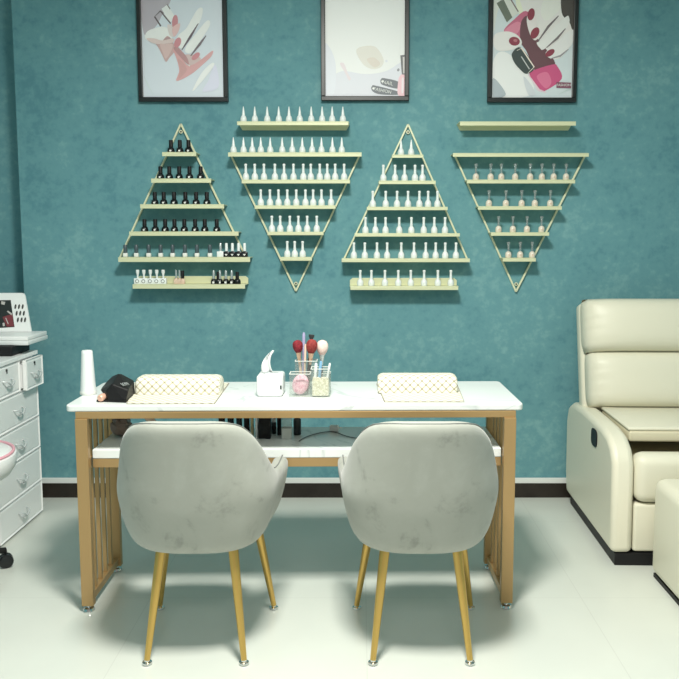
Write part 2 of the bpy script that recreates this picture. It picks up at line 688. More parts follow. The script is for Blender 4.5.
P.poly([(60, 262), (110, 262), (165, 275), (240, 262), (235, 290), (150, 300), (95, 292)], (0.62, 0.50, 0.49))
P.poly([(150, 300), (185, 300), (235, 300), (225, 350), (190, 400), (170, 360)], (0.58, 0.42, 0.41))
P.ell(252, 150, 20, 48, 5, rose)
P.poly([(235, 190), (285, 160), (275, 215), (245, 250)], (0.66, 0.44, 0.44))
P.ell(270, 290, 22, 36, 22, rose)
P.ell(393, 383, 18, 34, 48, rose)
P.poly([(520, 440), (548, 520), (540, 600), (440, 622), (480, 545)], (0.60, 0.60, 0.72))
P.poly([(430, 500), (500, 430), (515, 450), (430, 560), (370, 620)], (0.85, 0.87, 0.90))
P.line([(45, 520), (70, 580), (105, 640)], 6, (0.55, 0.62, 0.62))
P.done()

P = Poster(321, 409, 100.5, 'black framed glare-paled poster with two grey tags and a small pink bottle', (0.72, 0.74, 0.73))  # pale inks hold the glare that washes this print out
P.setpx(340, 40, 9.7)
P.poly([(-170, 300), (-60, 330), (40, 300), (250, 330), (450, 300), (670, 200), (670, 560), (-170, 560)], (0.62, 0.62, 0.68))
P.poly([(-160, 60), (-90, 90), (-40, 260), (-60, 520), (-160, 540)], (0.64, 0.65, 0.71))
P.poly([(160, 90), (330, 60), (420, 180), (400, 260), (310, 280), (220, 230)], (0.64, 0.61, 0.57))
P.poly([(260, 190), (330, 170), (390, 230), (330, 265)], (0.60, 0.54, 0.49))
P.poly([(520, -60), (570, -100), (590, 10), (560, 60)], (0.75, 0.76, 0.78))
P.poly([(0, 230), (40, 230), (75, 320), (105, 375), (85, 390), (50, 320)], (0.66, 0.58, 0.62))
P.ell(450, 205, 12, 12, 0, (0.62, 0.63, 0.68))
P.ell(565, 290, 12, 15, 20, (0.25, 0.25, 0.28))
tg = (0.13, 0.14, 0.16)
P.poly([(392, 400), (400, 378), (425, 370), (565, 405), (565, 472), (415, 436)], tg)
P.ell(412, 402, 11, 11, 0, pale)
P.poly([(303, 470), (312, 448), (340, 442), (565, 500), (565, 530), (400, 528), (325, 505)], tg)
P.ell(324, 470, 11, 11, 0, pale)
P.poly([(585, 345), (640, 330), (640, 530), (562, 530), (565, 400)], (0.74, 0.47, 0.52))
P.poly([(600, 380), (618, 375), (615, 500), (597, 505)], (0.80, 0.62, 0.66))
P.poly([(585, 150), (645, 145), (640, 335), (600, 335)], (0.12, 0.12, 0.13), False)
P.poly([(608, 165), (640, 162), (637, 325), (612, 325)], (0.55, 0.53, 0.53), False)
P.done()
P.text('NAIL', 462, 418, 0.024, 11)
P.text('FASHION', 412, 492, 0.021, 11)

P = Poster(487.5, 576.5, 102, 'black framed poster of a hand with crimson bottle, above the peach-bottle rack', (0.56, 0.61, 0.64))
P.setpx(488, 0, 6.79)
skin = (0.71, 0.67, 0.66)
P.poly([(35, 420), (110, 350), (260, 480), (300, 640), (35, 650)], (0.74, 0.78, 0.80))
P.poly([(40, -80), (110, -80), (60, 100), (40, 210)], (0.62, 0.63, 0.60))
P.poly([(190, -80), (290, -80), (240, 80), (200, 75)], (0.74, 0.72, 0.58))
P.poly([(230, -80), (540, -80), (520, 30), (545, 130), (575, 210), (575, 280), (500, 385), (420, 398), (345, 330), (300, 260), (262, 130), (235, 60)], skin)
P.poly([(505, -80), (590, -80), (580, 200), (552, 150), (500, 85)], (0.07, 0.06, 0.055))
P.poly([(380, 0), (470, 0), (490, 60), (400, 140), (360, 90)], (0.80, 0.70, 0.66))
P.poly([(108, 205), (180, 130), (255, 75), (318, 140), (290, 235), (225, 290), (150, 245)], (0.50, 0.14, 0.22))
P.poly([(112, 208), (190, 150), (225, 165), (200, 225), (160, 235)], (0.62, 0.23, 0.32))
P.poly([(225, 150), (275, 110), (315, 230), (440, 395), (442, 450), (330, 490), (262, 350), (220, 280)], (0.135, 0.062, 0.075))
P.poly([(280, 500), (330, 470), (440, 438), (470, 450), (500, 535), (390, 615), (345, 610)], (0.52, 0.085, 0.20))
P.poly([(330, 520), (400, 490), (430, 560), (390, 600)], (0.62, 0.16, 0.28))
P.line([(272, 505), (345, 612), (395, 628)], 16, (0.66, 0.52, 0.58))
P.poly([(58, 22), (105, -5), (165, 118), (128, 152)], (0.14, 0.16, 0.13), False)
P.poly([(105, -5), (150, -20), (215, 85), (165, 118)], (0.62, 0.62, 0.58), False)
P.line([(150, -10), (205, 80)], 8, (0.2, 0.15, 0.15))
P.poly([(262, 130), (300, 60), (330, 130), (330, 220), (350, 240), (320, 275), (285, 235)], (0.70, 0.64, 0.64))
P.poly([(330, 290), (360, 270), (520, 120), (550, 120), (545, 170), (480, 250), (380, 335), (350, 325)], (0.71, 0.69, 0.68))
P.poly([(390, 365), (430, 320), (570, 200), (575, 290), (500, 370), (430, 398)], (0.70, 0.68, 0.68))
P.line([(478, 108), (410, 180), (338, 282)], 16, (0.16, 0.13, 0.14))
P.line([(525, 195), (470, 260), (395, 325)], 15, (0.18, 0.15, 0.16))
P.line([(545, 335), (490, 380), (420, 400)], 12, (0.30, 0.28, 0.30))
nl = (0.24, 0.045, 0.07)
P.ell(292, 98, 24, 42, 12, nl)
P.ell(318, 225, 26, 42, 28, nl)
P.ell(420, 360, 20, 36, 55, nl)
P.poly([(36, 260), (60, 225), (140, 215), (205, 245), (228, 300), (160, 340), (70, 345), (40, 310)], (0.70, 0.67, 0.66))
P.ell(178, 281, 38, 30, 10, nl)
P.ell(185, 276, 14, 10, 10, (0.42, 0.16, 0.18))
P.poly([(162, 362), (222, 325), (312, 455), (262, 502), (215, 470), (175, 420)], (0.045, 0.06, 0.06))
P.line([(195, 345), (226, 328), (312, 456), (270, 498)], 9, (0.70, 0.62, 0.56))
P.line([(225, 385), (280, 470)], 7, (0.5, 0.5, 0.5))
P.poly([(35, 530), (120, 640), (35, 655)], (0.36, 0.40, 0.44))
P.poly([(240, 520), (300, 590), (320, 640), (270, 640)], (0.56, 0.58, 0.62))
P.poly([(463, 558), (562, 562), (562, 600), (463, 597)], (0.20, 0.07, 0.11), False)
P.line([(480, 640), (540, 610), (565, 605)], 6, (0.5, 0.58, 0.56))
P.done()
P.text('FASHION', 513, 579, 0.0165, 0)

# ------------------------------------------------------------------ triangular racks and ledges
YF = 3.912                                   # front edge of the shelves
YB = WALL - 0.002


def rack(label, apex, rows, bars):
    """rows: (u0, u1, v_top, v_bottom) of each shelf's front edge, bars: end pixels of the two bars on the wall"""
    ya = WALL - 0.008
    A = at(*apex, ya)
    root = thing('triangular_rack', label, 'wall rack', (A.x, WALL, A.z), group='triangular gold wall racks')
    org = Vector((A.x, WALL, A.z))
    bm = bmesh.new()
    for e in bars:
        E = at(*e, ya)
        d = (E - A).normalized()
        n = Vector((d.z, 0, -d.x)) * 0.0042
        a, b = A - org, E - org
        q = []
        for y in (-0.016, -0.001):
            for p in (a - n, a + n, b + n, b - n):
                q.append(bm.verts.new((p.x, y, p.z)))
        for f in ((0, 1, 2, 3), (7, 6, 5, 4), (0, 4, 5, 1), (1, 5, 6, 2), (2, 6, 7, 3), (3, 7, 4, 0)):
            bm.faces.new([q[i] for i in f])
    obj('frame', bm, 'rod_gold', root, smooth=False, bevel=0.001)
    s = 1 if bars[0][1] < apex[1] else -1    # +1: apex at the bottom
    bm = bmesh.new()
    lathe(bm, [(0.0085, -0.002), (0.0085, 0.002)], 16)
    bmesh.ops.rotate(bm, verts=bm.verts, matrix=Matrix.Rotation(PI / 2, 3, 'X'))
    tab = obj('hanging_tab', bm, 'rod_gold', root)
    tab.location = (0, -0.012, s * 0.038)
    bm = bmesh.new()
    lathe(bm, [(0.0045, -0.001), (0.004, 0.0015)], 10)
    bmesh.ops.rotate(bm, verts=bm.verts, matrix=Matrix.Rotation(PI / 2, 3, 'X'))
    sc = obj('screw', bm, 'dark_grey', tab)
    sc.location = (0, -0.0025, 0)
    for (u0, u1, v0, v1) in rows:
        a, b = at(u0, v0, YF) - org, at(u1, v0, YF) - org
        z1, z0 = (a.z + b.z) / 2, (at(u0, v1, YF) - org).z
        bm = bmesh.new()
        box(bm, a.x, b.x, YF - WALL, -0.002, z1 - 0.004, z1)
        box(bm, a.x, b.x, YF - WALL, YF - WALL + 0.004, z0, z1 - 0.004)
        obj('shelf', bm, 'shelf_gold', root, smooth=False, bevel=0.0012)
    return root


RACKS = {
    'dark': ('upright', (181, 124), [(162, 196, 152, 156.2), (151, 211, 178.5, 182.8), (140, 224, 204.2, 208.5), (129, 238.5, 231.5, 235.8), (118, 250, 257.2, 262)], ((246.5, 258), (120, 258))),
    'white': ('inverted', (296, 291), [(228, 361.6, 152.3, 156.6), (241.6, 350, 179.6, 183.4), (254.5, 335.6, 205.4, 208.9), (267.3, 323.6, 231.8, 235.2), (280, 312, 257.2, 260.8)], ((230.8, 155), (359.8, 155))),
    'white2': ('upright', (408, 124.4), [(392, 423.5, 154.6, 157.8), (378.7, 435.8, 180.6, 184.1), (366.8, 447.7, 206.8, 210.2), (354.5, 459.9, 233.2, 236.6), (341.6, 470, 258.6, 262.2)], ((343.5, 260), (467.5, 260))),
    'peach': ('inverted', (515.8, 291.6), [(453, 589, 153, 156.8), (467, 575.3, 179.6, 183.4), (478, 562, 206.2, 209.8), (491, 549.3, 232.3, 235.8), (502.7, 536, 258, 261.6)], ((454.5, 155), (585.2, 155))),
}
rack('upright triangular gold rack holding dark polish bottles, under the poster of pale hands', *RACKS['dark'][1:])
rack('inverted triangular gold rack holding rows of white bottles up to its full top shelf', *RACKS['white'][1:])
rack('upright triangular gold rack holding white bottles, between the two inverted racks', *RACKS['white2'][1:])
rack('inverted triangular gold rack holding peach bottles, its top shelf bare', *RACKS['peach'][1:])


def ledge(label, u0, u1, v0, v1, up):
    """narrow ledge: plate plus a flange that turns up behind the bottles or down under the plate"""
    a, b = at(u0, v0, YF), at(u1, v0, YF)
    zc = a.z
    z0 = at(u0, v1, YF).z
    root = thing('wall_ledge', label, 'wall shelf', ((a.x + b.x) / 2, WALL, zc), group='narrow gold wall ledges')
    W = (b.x - a.x) / 2
    y0 = YF - WALL
    bm = bmesh.new()
    prism(bm, [(-W, y0), (W, y0), (W + 0.004, y0 + 0.02), (W + 0.004, -0.002), (-W - 0.004, -0.002), (-W - 0.004, y0 + 0.02)], 'z', -0.004, 0)
    box(bm, -W, W, y0, y0 + 0.003, z0 - zc, -0.004)
    obj('plate', bm, 'shelf_gold', root, smooth=False, bevel=0.001)
    bm = bmesh.new()
    hh = 0.036
    if up:
        prism(bm, [(-W - 0.003, 0), (W + 0.003, 0), (W + 0.003, hh * 0.7), (W - 0.010, hh), (-W + 0.010, hh), (-W - 0.003, hh * 0.7)], 'y', -0.012, -0.002)
    else:
        prism(bm, [(-W - 0.003, -0.004), (W + 0.003, -0.004), (W - 0.012, -0.030), (-W + 0.012, -0.030)], 'y', -0.012, -0.002)
    obj('flange', bm, 'shelf_gold', root, smooth=False, bevel=0.001)
    return root


LEDGES = {'dark': (132.5, 245, 284.4, 288.7, True), 'white': (237, 348.5, 121.3, 125.2, False),
          'white2': (350.3, 458.3, 286.3, 290, True), 'peach': (460, 576, 121.4, 125.6, False)}
ledge('narrow gold ledge under the upright rack of dark bottles, holding a mixed row', *LEDGES['dark'])
ledge('narrow gold ledge with ten white bottles, above the inverted rack of white bottles', *LEDGES['white'])
ledge('narrow gold ledge with eight white bottles, under the upright rack of white bottles', *LEDGES['white2'])
ledge('bare narrow gold ledge above the inverted rack of peach bottles', *LEDGES['peach'])


# ------------------------------------------------------------------ polish bottles
def square_body(bm, hw, h, r, nz=0.006, nr=0.006):
    round_box(bm, -hw, hw, -hw * .8, hw * .8, 0, h, r, 2)
    lathe(bm, [(nr, h - 0.001), (nr, h + nz)], 10)


def front_mark(bm, y, z, wd, ht):
    box(bm, -wd / 2, wd / 2, y - 0.0008, y + 0.002, z, z + ht)


def proto(kind):
    root = thing('polish_bottle', '', 'nail polish')
    b, c, m = bmesh.new(), bmesh.new(), bmesh.new()
    if kind == 'tall_white':
        lathe(b, [(0.0135, 0), (0.0158, 0.003), (0.0158, 0.014), (0.0125, 0.026), (0.0075, 0.033)], 14)
        lathe(c, [(0.0078, 0.033), (0.0058, 0.05), (0.0026, 0.070), (0.0018, 0.074)], 12)
        obj('body', b, 'bottle_white', root)
        obj('cap', c, 'bottle_white', root)
    elif kind == 'white':
        lathe(b, [(0.0140, 0), (0.0160, 0.003), (0.0160, 0.018), (0.0130, 0.027), (0.0075, 0.034)], 14)
        lathe(c, [(0.0072, 0.034), (0.0062, 0.05), (0.0058, 0.066), (0.0072, 0.070), (0.0072, 0.076), (0.0055, 0.078)], 12)
        obj('body', b, 'bottle_white', root)
        obj('cap', c, 'bottle_white', root)
    elif kind == 'black':
        lathe(b, [(0.0165, 0), (0.0180, 0.003), (0.0180, 0.010), (0.0150, 0.020), (0.0085, 0.026)], 14)
        lathe(c, [(0.0105, 0.026), (0.0100, 0.058), (0.0090, 0.060)], 12)
        lathe(m, [(0.0048, 0), (0.0048, 0.002)], 8)
        bmesh.ops.rotate(m, verts=m.verts, matrix=Matrix.Rotation(PI / 2, 3, 'X'))
        bmesh.ops.translate(m, verts=m.verts, vec=(0, -0.0165, 0.0075))
        obj('body', b, 'black_gloss', root)
        obj('cap', c, 'black', root)
        obj('emblem', m, 'label_white', root)
    elif kind == 'smoke':
        round_box(b, -0.011, 0.011, -0.010, 0.010, 0, 0.020, 0.004, 2)
        lathe(c, [(0.0085, 0.019), (0.0100, 0.024), (0.0095, 0.058), (0.0085, 0.060)], 12)
        obj('body', b, 'label_white', root)
        obj('cap', c, 'smoke', root)
    elif kind == 'white_square':
        square_body(b, 0.0165, 0.028, 0.003)
        lathe(c, [(0.0075, 0.031), (0.0070, 0.066), (0.006, 0.068)], 10)
        obj('body', b, 'bottle_white', root)
        obj('cap', c, 'silver_cap', root)
    elif kind == 'black_square':
        square_body(b, 0.0155, 0.026, 0.003)
        lathe(c, [(0.0075, 0.029), (0.0070, 0.066), (0.006, 0.068)], 10)
        front_mark(m, -0.0125, 0.011, 0.012, 0.004)
        front_mark(m, -0.0125, 0.006, 0.005, 0.006)
        obj('body', b, 'black_gloss', root)
        obj('cap', c, 'bottle_white', root)
        obj('emblem', m, 'label_white', root)
    elif kind == 'ring_white':
        square_body(b, 0.0165, 0.029, 0.003, 0.012, 0.0045)
        lathe(c, [(0.004, 0.040), (0.0052, 0.046), (0.0085, 0.056), (0.0088, 0.068), (0.007, 0.070)], 10)
        for i in range(14):
            a0 = 2 * PI * i / 14
            a1 = 2 * PI * (i + 1) / 14
            q = [m.verts.new((r * math.cos(a), -0.0137, 0.014 + r * math.sin(a))) for r, a in ((0.0068, a0), (0.0092, a0), (0.0092, a1), (0.0068, a1))]
            m.faces.new(q)
        bmesh.ops.remove_doubles(m, verts=m.verts, dist=1e-5)
        obj('body', b, 'bottle_white', root)
        obj('cap', c, 'bottle_white', root)
        obj('emblem', m, 'dark_grey', root)
    elif kind in ('nude_clear', 'nude_black'):
        square_body(b, 0.0115, 0.024, 0.003)
        lathe(c, [(0.0055, 0.028), (0.0050, 0.066), (0.0045, 0.068)] if kind == 'nude_clear' else [(0.0085, 0.028), (0.0082, 0.064), (0.0075, 0.066)], 10)
        obj('body', b, 'peach', root)
        obj('cap', c, 'silver_cap' if kind == 'nude_clear' else 'black', root)
    elif kind == 'black_silver':
        lathe(b, [(0.0135, 0), (0.0150, 0.003), (0.0150, 0.012), (0.0130, 0.020), (0.0085, 0.025)], 14)
        lathe(c, [(0.0072, 0.025), (0.0066, 0.064), (0.0058, 0.066)], 10)
        front_mark(m, -0.0145, 0.003, 0.010, 0.010)
        obj('body', b, 'black_gloss', root)
        obj('cap', c, 'silver_cap', root)
        obj('emblem', m, 'label_white', root)
    elif kind == 'black_plain':
        lathe(b, [(0.0155, 0), (0.0170, 0.003), (0.0170, 0.014), (0.0140, 0.022), (0.0085, 0.026)], 14)
        lathe(c, [(0.0090, 0.026), (0.0085, 0.058), (0.0078, 0.060)], 12)
        obj('body', b, 'black_gloss', root)
        obj('cap', c, 'black', root)
    elif kind == 'peach':
        lathe(b, [(0.0130, 0), (0.0150, 0.003), (0.0155, 0.014), (0.0140, 0.024), (0.0070, 0.031)], 14)
        lathe(c, [(0.0060, 0.031), (0.0050, 0.046), (0.0060, 0.060), (0.0092, 0.074), (0.0090, 0.078)], 12)
        lathe(m, [(0.0046, 0), (0.0046, 0.002)], 8)
        bmesh.ops.rotate(m, verts=m.verts, matrix=Matrix.Rotation(PI / 2, 3, 'X'))
        bmesh.ops.translate(m, verts=m.verts, vec=(0, -0.0145, 0.014))
        obj('body', b, 'bottle_peach', root)
        obj('cap', c, 'clear_cap', root)
        obj('emblem', m, 'peach', root)
    for q in (b, c, m):
        if q.is_valid:
            q.free()
    return root


M['bottle_peach'] = mat('peach_polish', (0.82, 0.74, 0.64), 0.25)
ORD = ['first', 'second', 'third', 'fourth', 'fifth', 'sixth', 'seventh', 'eighth', 'ninth', 'tenth', 'eleventh', 'twelfth', 'thirteenth']
used = {}
YBOT = 3.945


def row(kind, us, v, look, where, group):
    n = len(us)
    vv = v
    for i, u in enumerate(us):
        p = at(u, vv, YBOT)
        p.z = SHELF_Z
        if n == 1:
            o = ''
        elif i == 0:
            o = 'leftmost '
        elif i == n - 1:
            o = 'rightmost '
        else:
            o = ORD[i] + ' '
        lab = (f'{o}{look} {where}' if o in ('leftmost ', 'rightmost ', '') else f'{look}, {ORD[i]} from left {where}')
        if kind not in used:
            r = used[kind] = proto(kind)
            r.location = p
            r['label'], r['group'] = lab, group
        else:
            dup(used[kind], p, lab, group)


def crop_us(base, k, xs):
    return [base + x / k for x in xs]


RN = ['top', 'second', 'third', 'fourth', 'bottom']


def rack_row(rk, i, kind, us, look, group):
    global SHELF_Z
    r = RACKS[rk][2][i]
    SHELF_Z = at(r[0], r[2], YF).z + 0.0003
    name = {'dark': 'upright dark-bottle rack', 'white': 'inverted white-bottle rack', 'white2': 'upright white-bottle rack', 'peach': 'inverted peach-bottle rack'}[rk]
    row(kind, us, r[2], look, f'on the {RN[i]} shelf of {name}', group)


def ledge_row(rk, kind, us, look, group):
    global SHELF_Z
    l = LEDGES[rk]
    SHELF_Z = at(l[0], l[2], YF).z + 0.0003
    name = {'dark': 'on the ledge under upright dark-bottle rack', 'white': 'on the ledge above inverted white-bottle rack', 'white2': 'on the ledge under upright white-bottle rack'}[rk]
    row(kind, us, l[2], look, name, group)


G = 'bottles on the upright dark-bottle rack'
L1 = crop_us(120, 4.85, [248, 291, 333]), crop_us(120, 4.85, [197, 240, 288, 338, 392]), crop_us(120, 4.85, [170, 213, 263, 318, 370, 422]), crop_us(120, 4.85, [120, 172, 220, 265, 313, 365, 412, 470])
for i, us in enumerate(L1):
    rack_row('dark', i, 'black', us, 'black polish bottle', G)
rack_row('dark', 4, 'smoke', crop_us(120, 4.85, [27, 80, 140, 198, 256, 316, 374, 437]), 'white bottle with smoky cap', G)
rack_row('dark', 4, 'white_square', crop_us(120, 4.85, [488]), 'square white bottle with silver cap', G)
rack_row('dark', 4, 'black_square', crop_us(120, 4.85, [517, 546, 576, 605]), 'white-capped square black bottle', G)
G = 'bottles on the ledge under the dark-bottle rack'
ledge_row('dark', 'ring_white', crop_us(125, 10.45, [135, 200, 268, 335, 402]), 'square white bottle with dark ring', G)
ledge_row('dark', 'nude_clear', crop_us(125, 10.45, [537, 572]), 'nude bottle with slim silver cap', G)
ledge_row('dark', 'nude_black', crop_us(125, 10.45, [604]), 'nude bottle with black cap', G)
ledge_row('dark', 'black_plain', crop_us(185, 7.63, [255]), 'plain black bottle, first of six dark ones', G)
used.pop('black_plain_', None)
ledge_row('dark', 'black_silver', crop_us(185, 9.7, [280, 340, 398, 455]), 'black bottle with silver cap', G)
ledge_row('dark', 'black_plain', crop_us(185, 9.7, [508]), 'plain black bottle, last of six dark ones', G)
G = 'white bottles on the ledge above the inverted rack'
ledge_row('white', 'tall_white', crop_us(225, 4.683, [87, 140, 198, 252, 300, 350, 404, 455, 502, 552]), 'white pointed bottle', G)
G = 'bottles on the inverted white-bottle rack'
rack_row('white', 0, 'tall_white', crop_us(225, 4.683, [40, 87, 128, 168, 212, 268, 315, 362, 408, 452, 503, 547]), 'white pointed bottle', G)
for i, xs in enumerate(([98, 140, 183, 234, 277, 321, 367, 402, 444, 479, 516, 558], [168, 211, 251, 292, 334, 377, 413, 452, 497], [220, 259, 304, 344, 385, 430], [292, 327, 364])):
    rack_row('white', i + 1, 'white', crop_us(225, 4.683, xs), 'white slim-necked bottle', G)
G = 'bottles on the upright white-bottle rack'
rack_row('white2', 0, 'tall_white', crop_us(335, 5.03, [332, 383]), 'white pointed bottle', G)
for i, xs in enumerate(([243, 302, 350, 402, 440], [190, 255, 312, 367, 424, 468, 515], [153, 203, 254, 323, 384, 446, 499, 553], [95, 150, 211, 262, 333, 397, 456, 506, 554, 608])):
    rack_row('white2', i + 1, 'white', crop_us(335, 5.03, xs), 'white slim-necked bottle', G)
G = 'white bottles on the ledge under the upright rack'
ledge_row('white2', 'white', crop_us(335, 5.03, [127, 183, 251, 318, 381, 448, 517, 582]), 'white slim-necked bottle', G)
G = 'bottles on the inverted peach-bottle rack'
for i, xs in enumerate(([121, 190, 240, 305, 375, 430, 485, 543], [182, 261, 335, 397, 469], [227, 294, 360, 428], [273, 328, 384])):
    rack_row('peach', i + 1, 'peach', crop_us(450, 4.683, xs), 'clear-capped peach bottle', G)

# ------------------------------------------------------------------ manicure table
ZT = 0.75
fl, fr = atz(65, 404.5, ZT), atz(523, 404, ZT)
X0, X1 = fl.x, fr.x
Y0, Y1 = (fl.y + fr.y) / 2, 3.215
lx0, lx1 = X0 + 0.036, X1 - 0.027
yf, yr = 2.752, 3.10
tab = thing('manicure_table', 'long white marble-topped manicure table with a gold slatted frame and low shelf', 'table', ((X0 + X1) / 2, (Y0 + Y1) / 2 - 0.006, 0), R(0.9))
T0 = Vector(tab.location) + Vector((0, 0.006, 0))


def tl(bm):
    bmesh.ops.translate(bm, verts=bm.verts, vec=-T0)
    return bm


bm = bmesh.new()
r = 0.022
pts = []
for cx, cy, a0 in ((X1 - r, Y1 - r, 0), (X0 + r, Y1 - r, 90), (X0 + r, Y0 + r, 180), (X1 - r, Y0 + r, 270)):
    for k in range(7):
        a = R(a0 + 15 * k)
        pts.append((cx + r * math.cos(a), cy + r * math.sin(a)))
prism(bm, pts, 'z', ZT - 0.024, ZT)
obj('table_top', tl(bm), 'marble', tab, bevel=0.005, seg=3)
bm = bmesh.new()
za, zb_ = ZT - 0.048, ZT - 0.0245
box(bm, lx0, lx1, yf + 0.008, yf + 0.033, za, zb_)
box(bm, lx0, lx1, yr + 0.02, yr + 0.045, za, zb_)
box(bm, lx0, lx0 + 0.03, yf + 0.025, yr + 0.02, za, zb_)
box(bm, lx1 - 0.03, lx1, yf + 0.025, yr + 0.02, za, zb_)
obj('apron', tl(bm), 'table_gold', tab, smooth=False, bevel=0.0015)
ZS = 0.582
for sx in (0, 1):
    xa = lx0 if sx == 0 else lx1 - 0.042
    for yy, nm in ((yf, 'f'), (yr, 'r')):
        g = obj('leg', tl(boxbm(xa, xa + 0.042, yy, yy + 0.028, 0.022, za)), 'table_gold', tab, smooth=False, bevel=0.0015)
        bm = bmesh.new()
        lathe(bm, [(0.019, 0), (0.021, 0.004), (0.018, 0.012), (0.007, 0.014), (0.007, 0.024)], 16, (xa + 0.021, yy + 0.014, 0))
        obj('foot', tl(bm), 'chrome', g)
    obj('bottom_rail', tl(boxbm(xa + 0.008, xa + 0.034, yf + 0.028, yr, 0.03, 0.058)), 'table_gold', tab, smooth=False, bevel=0.0015)
    obj('side_rail', tl(boxbm(xa + 0.008, xa + 0.034, yf + 0.028, yr, ZS - 0.07, ZS - 0.034)), 'table_gold', tab, smooth=False, bevel=0.0015)
    for k in range(4):
        y = yf + 0.028 + (yr - yf - 0.028) * (k + 1) / 5
        obj('slat', tl(boxbm(xa + 0.014, xa + 0.028, y - 0.008, y + 0.008, 0.058, za)), 'table_gold', tab, smooth=False, bevel=0.001)
sx0, sx1 = lx0 + 0.0425, lx1 - 0.0425
obj('shelf', tl(boxbm(sx0, sx1, yf + 0.045, yr + 0.03, ZS - 0.033, ZS)), 'marble', tab, smooth=False, bevel=0.003)
obj('shelf_rail', tl(boxbm(sx0, sx1, yf + 0.047, yf + 0.075, ZS - 0.066, ZS - 0.033)), 'table_gold', tab, smooth=False, bevel=0.0015)
obj('shelf_rail', tl(boxbm(sx0, sx1, yr, yr + 0.028, ZS - 0.066, ZS - 0.033)), 'table_gold', tab, smooth=False, bevel=0.0015)


